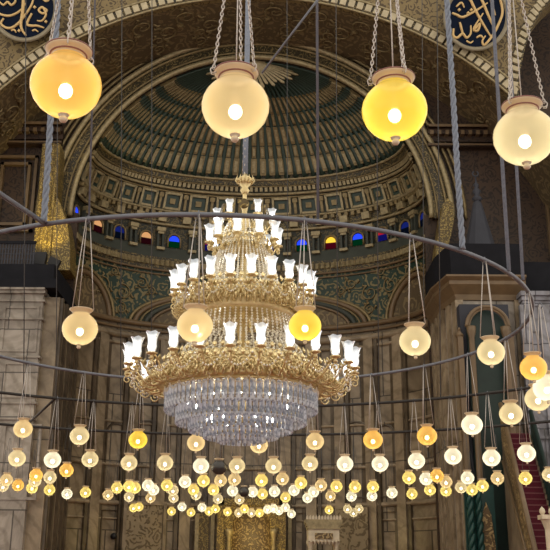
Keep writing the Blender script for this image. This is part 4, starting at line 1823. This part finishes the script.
def lamp(px, py, c, label, group, lod, r_ring=None, s=1.0, rz=0.0, lit=True):
    p = atz(px, py, ZL)
    zz = 1.0
    if r_ring:
        d = Vector((p.x, p.y)) / p.y
        A_, B_, C_ = d.dot(d), -2 * d.dot(ctr_of(r_ring)), ctr_of(r_ring).dot(ctr_of(r_ring)) - r_ring * r_ring
        disc_ = B_ * B_ - 4 * A_ * C_
        if disc_ > 0:
            ys = [(-B_ - sqrt(disc_)) / (2 * A_), (-B_ + sqrt(disc_)) / (2 * A_)]
            y_ = min(ys, key=lambda q: abs(q - p.y))
            if abs(y_ - p.y) < p.y * .12:
                p = at(px, py, y_)
                zz = (ZR - p.z) / HC
    if p.y > 50.3:
        p = at(px, py, 50.3)
    for _ in range(12):                 # neighbours hang one behind the other, never inside each other
        near = [q for q in LAMPS if (Vector(q) - p).length < .50]
        if not near:
            break
        d = (p - Vector((0, 0, EYE))).normalized()
        p = p + d * (.3 if p.y < 49.8 else -.3)
    LAMPS.append(tuple(p))
    t = thing('hanging_lamp', p, label, 'lamp', group)
    t.rotation_euler = (0, 0, rz)
    t.scale = (s, s, s)
    link('globe', LM[lod, 'globe', c], t)
    link('collar', LM[lod, 'collar'], t)
    link('finial', LM[lod, 'finial'], t)
    if lit:
        link('bulb', LM[lod, 'bulb'], t)
    if lod < 2:
        link('socket', LM[lod, 'socket'], t)
    if lod == 0:
        link('collar_lip', LM['lip'], t)
        link('wire', LM['wire'], t)
    for k in range(3):
        link('chain', LM[lod, 'chain', k], t, scale=(1, 1, zz / s if r_ring else 1))
    if lod == 1:
        link('hook', LM['hook'], t, scale=(1, 1, zz / s if r_ring else 1))
    return t


G0 = 'four large globe lamps hung nearest overhead'
lamp(66, 86, 'amber', 'large amber globe lamp with visible bulb hanging beside the pier-side roundel', G0, 0, s=1.0, rz=.2)
lamp(235.5, 107, 'honey', 'large honey glass globe lamp hanging high above the chandelier crown', G0, 0, s=1.0, rz=.9)
lamp(394.5, 111, 'yellow', 'large yellow globe lamp hanging between the dome and the roundel', G0, 0, s=.97, rz=.4)
lamp(524.5, 137, 'creamglass', 'large cream globe lamp with braided chains hanging below the side arch', G0, 0, s=.97, rz=1.3)
G1 = 'globe lamps on the near side of the iron ring'
for px, py, c, s, lab in (
        (80, 329, 'honey', 1.0, 'honey globe lamp hanging in front of the pale marble pier corner'),
        (195, 326, 'honey', 1.0, 'pale honey globe lamp hanging in front of the chandelier arms'),
        (305, 326, 'yellow', .92, 'bright yellow globe lamp hanging in front of the chandelier'),
        (415, 341.5, 'creamglass', .93, 'cream globe lamp hanging beside the chamfered pier and green spandrel'),
        (491, 352.5, 'creamglass', .88, 'cream globe lamp hanging before the green pulpit arch'),
        (533.5, 368, 'amber', .95, 'amber globe lamp hanging in front of the bluish marble wall')):
    lamp(px, py, c, lab, G1, 1, R1, s, rz=px * .7)
G2 = 'globe lamps on the far side of the iron ring'
for px, py, c, s, lab in (
        (547, 388, 'clear', 1.05, 'white globe lamp overlapping a cream one below the amber lamp by bluish marble'),
        (538, 399, 'creamglass', 1.0, 'cream globe lamp partly hidden by a white one near the bluish marble'),
        (511, 414, 'creamglass', 1.0, 'cream globe lamp just above the top of the red stairs'),
        (472, 425, 'clear', .98, 'clear globe lamp below the cream lamp of the pulpit arch'),
        (427, 436, 'amber', .98, 'amber globe lamp on the far ring before the brown apse side'),
        (373, 440, 'amber', 1.0, 'deep amber globe lamp on the far ring just past the chandelier arms'),
        (315, 441.5, 'honey', .96, 'honey globe lamp beside the bottom of the crystal prisms'),
        (259, 445, 'honey', .96, 'honey globe lamp half hidden behind the bottom crystal prisms'),
        (196, 443, 'honey', .96, 'honey globe lamp beside the prisms on their pier side'),
        (138, 440, 'yellow', .98, 'bright yellow globe lamp below the chandelier arms on the pier side'),
        (79.5, 436, 'creamglass', .98, 'cream globe lamp hanging straight below the honey lamp of the pier corner'),
        (23, 429, 'honey', .92, 'honey globe lamp hanging alone before the pale pier front')):
    lamp(px, py, c, lab, G2, 1, R1, s, rz=px * .7)

ORD = 'first second third fourth fifth sixth seventh eighth ninth tenth eleventh twelfth thirteenth fourteenth fifteenth sixteenth seventeenth eighteenth nineteenth twentieth twenty-first twenty-second twenty-third twenty-fourth twenty-fifth twenty-sixth twenty-seventh twenty-eighth'.split()
WORD = {'straw': 'yellow', 'amber': 'amber', 'yellow': 'yellow', 'honey': 'honey', 'creamglass': 'cream', 'clear': 'clear', 'smoke': 'unlit dark'}


def row(lst, desc, group, lod, r_ring=None):
    lst = sorted(lst)
    seen = {}
    tot = {}
    for e in lst:
        tot[e[2]] = tot.get(e[2], 0) + 1
    for e in lst:
        px, py, c = e[:3]
        s = e[3] if len(e) > 3 else 1.0
        seen[c] = seen.get(c, 0) + 1
        i, n = seen[c], tot[c]
        w = WORD[c]
        if c == 'smoke':
            lab = 'unlit dark glass globe lamp in ' + desc
        elif n == 1:
            lab = 'only %s globe lamp in %s' % (w, desc)
        else:
            lab = '%s %s globe lamp from the pier end in %s' % (ORD[i - 1], w, desc)
        lamp(px, py, c, lab, group, lod, r_ring, s, px * .7, c != 'smoke')


cg, cl, am, ye, ho = 'creamglass', 'clear', 'amber', 'straw', 'honey'
row([(17, 458.5, cg), (52.5, 460, cl), (90, 459.5, cg), (129, 463, cg), (165, 463, cg), (201, 466, cl), (219, 467.5, 'smoke', .95), (237, 466, cg), (273.5, 466, cg),
     (310, 463.5, cg), (345, 464, cl), (380, 464, cl), (416.5, 461, cl), (453, 456.5, cl), (491.5, 458, cl), (526.5, 453.5, cl)],
    'the second ring row', 'lamps on the second iron ring', 1, R2)
row([(66.5, 470.5, am), (6.5, 480, ho), (36, 475.5, am), (35, 481, cg), (50, 477.5, cg), (148, 485.5, cl), (185, 482, cl), (203.5, 481, ye), (220.5, 480.5, ho), (234.5, 479.5, ho),
     (261.5, 480.5, ye), (282.5, 479, ho), (301, 483, ye), (321, 485.5, ho), (336.5, 486.5, ye), (409, 478, ye), (426, 479, cl), (437, 476, am),
     (446, 482, ho), (467.5, 478, cl), (497.5, 478.5, ho), (525.5, 478.5, ye), (549, 475, cg)],
    'the first row of small lamps', 'first row of small lamps', 2)
row([(3, 486.5, cg, .95), (18, 485.5, am), (32, 488, ye), (49.5, 490, ye), (67, 494, cl), (85.5, 492.5, ye), (108, 495, ho), (117, 488, ye), (129, 486.5, ye), (135, 488, ye),
     (129, 497, cg), (153.5, 490, cl), (150.5, 498, ho), (167, 485.5, ye), (173, 490.5, cg), (173.5, 498, cg), (193.5, 490, ye), (196, 495, cg), (213.5, 490, ye),
     (218, 499, cg), (232.5, 491, cl), (244, 492, 'smoke', .95), (252.5, 492, cl), (262.5, 494, ye), (274.5, 491.5, cl), (285.5, 497.5, ye), (294, 490.5, cl), (239.5, 499.5, cg),
     (313.5, 492, cl), (307.5, 498, cl), (330.5, 496, ho), (355, 487, ye), (351.5, 496.5, cl), (373, 487, ye), (372, 496, cl), (392, 493, cl), (412, 494, ye), (430, 490, ye),
     (446, 491, ye), (461, 487.5, cg), (472, 490, ye), (482.5, 486, ye)],
    'the second row of small lamps', 'second row of small lamps', 2)
row([(133.5, 508, ye), (139, 507, ye), (171.5, 511.5, ye), (182, 507, cl), (191, 512.5, ye), (202, 507.5, cl), (209, 511.5, ye), (215.5, 509, ye), (227.5, 512, ye), (238.5, 513, cg),
     (244.5, 509, ye), (251.5, 513, cg), (259.5, 513, ye), (267.5, 509.5, cl), (273.5, 508.5, cl), (279, 511, cl), (285.5, 507.5, cl), (291.5, 514, cl), (329, 510, ye),
     (347.5, 509, cg), (353.5, 513, cg), (359, 509, cg)],
    'the lowest row of tiny lamps', 'lowest row of tiny lamps', 2)

# ---------------------------------------------------------------- light and exposure
w = bpy.data.worlds.new('hall_ambience')
SC.world = w
w.use_nodes = True
bg = w.node_tree.nodes['Background']
bg.inputs[0].default_value = (1.0, .92, .80, 1)
bg.inputs[1].default_value = 1.28


def point(loc, e, col, rad=.4):
    l = bpy.data.lights.new('niche_fill', 'POINT')
    l.energy, l.color, l.shadow_soft_size = e, col, rad
    o = bpy.data.objects.new('niche_fill', l)
    COL.objects.link(o)
    o.location = loc


point((nc, 49.7, 3.4), 120, (1, .74, .25))  # added fill that brightens the gold niche, belonging to no single lamp
SC.view_settings.view_transform = 'Standard'
SC.view_settings.look = 'None'
SC.view_settings.exposure = 0.0
SC.view_settings.gamma = 1
SC.view_settings.use_curve_mapping = False
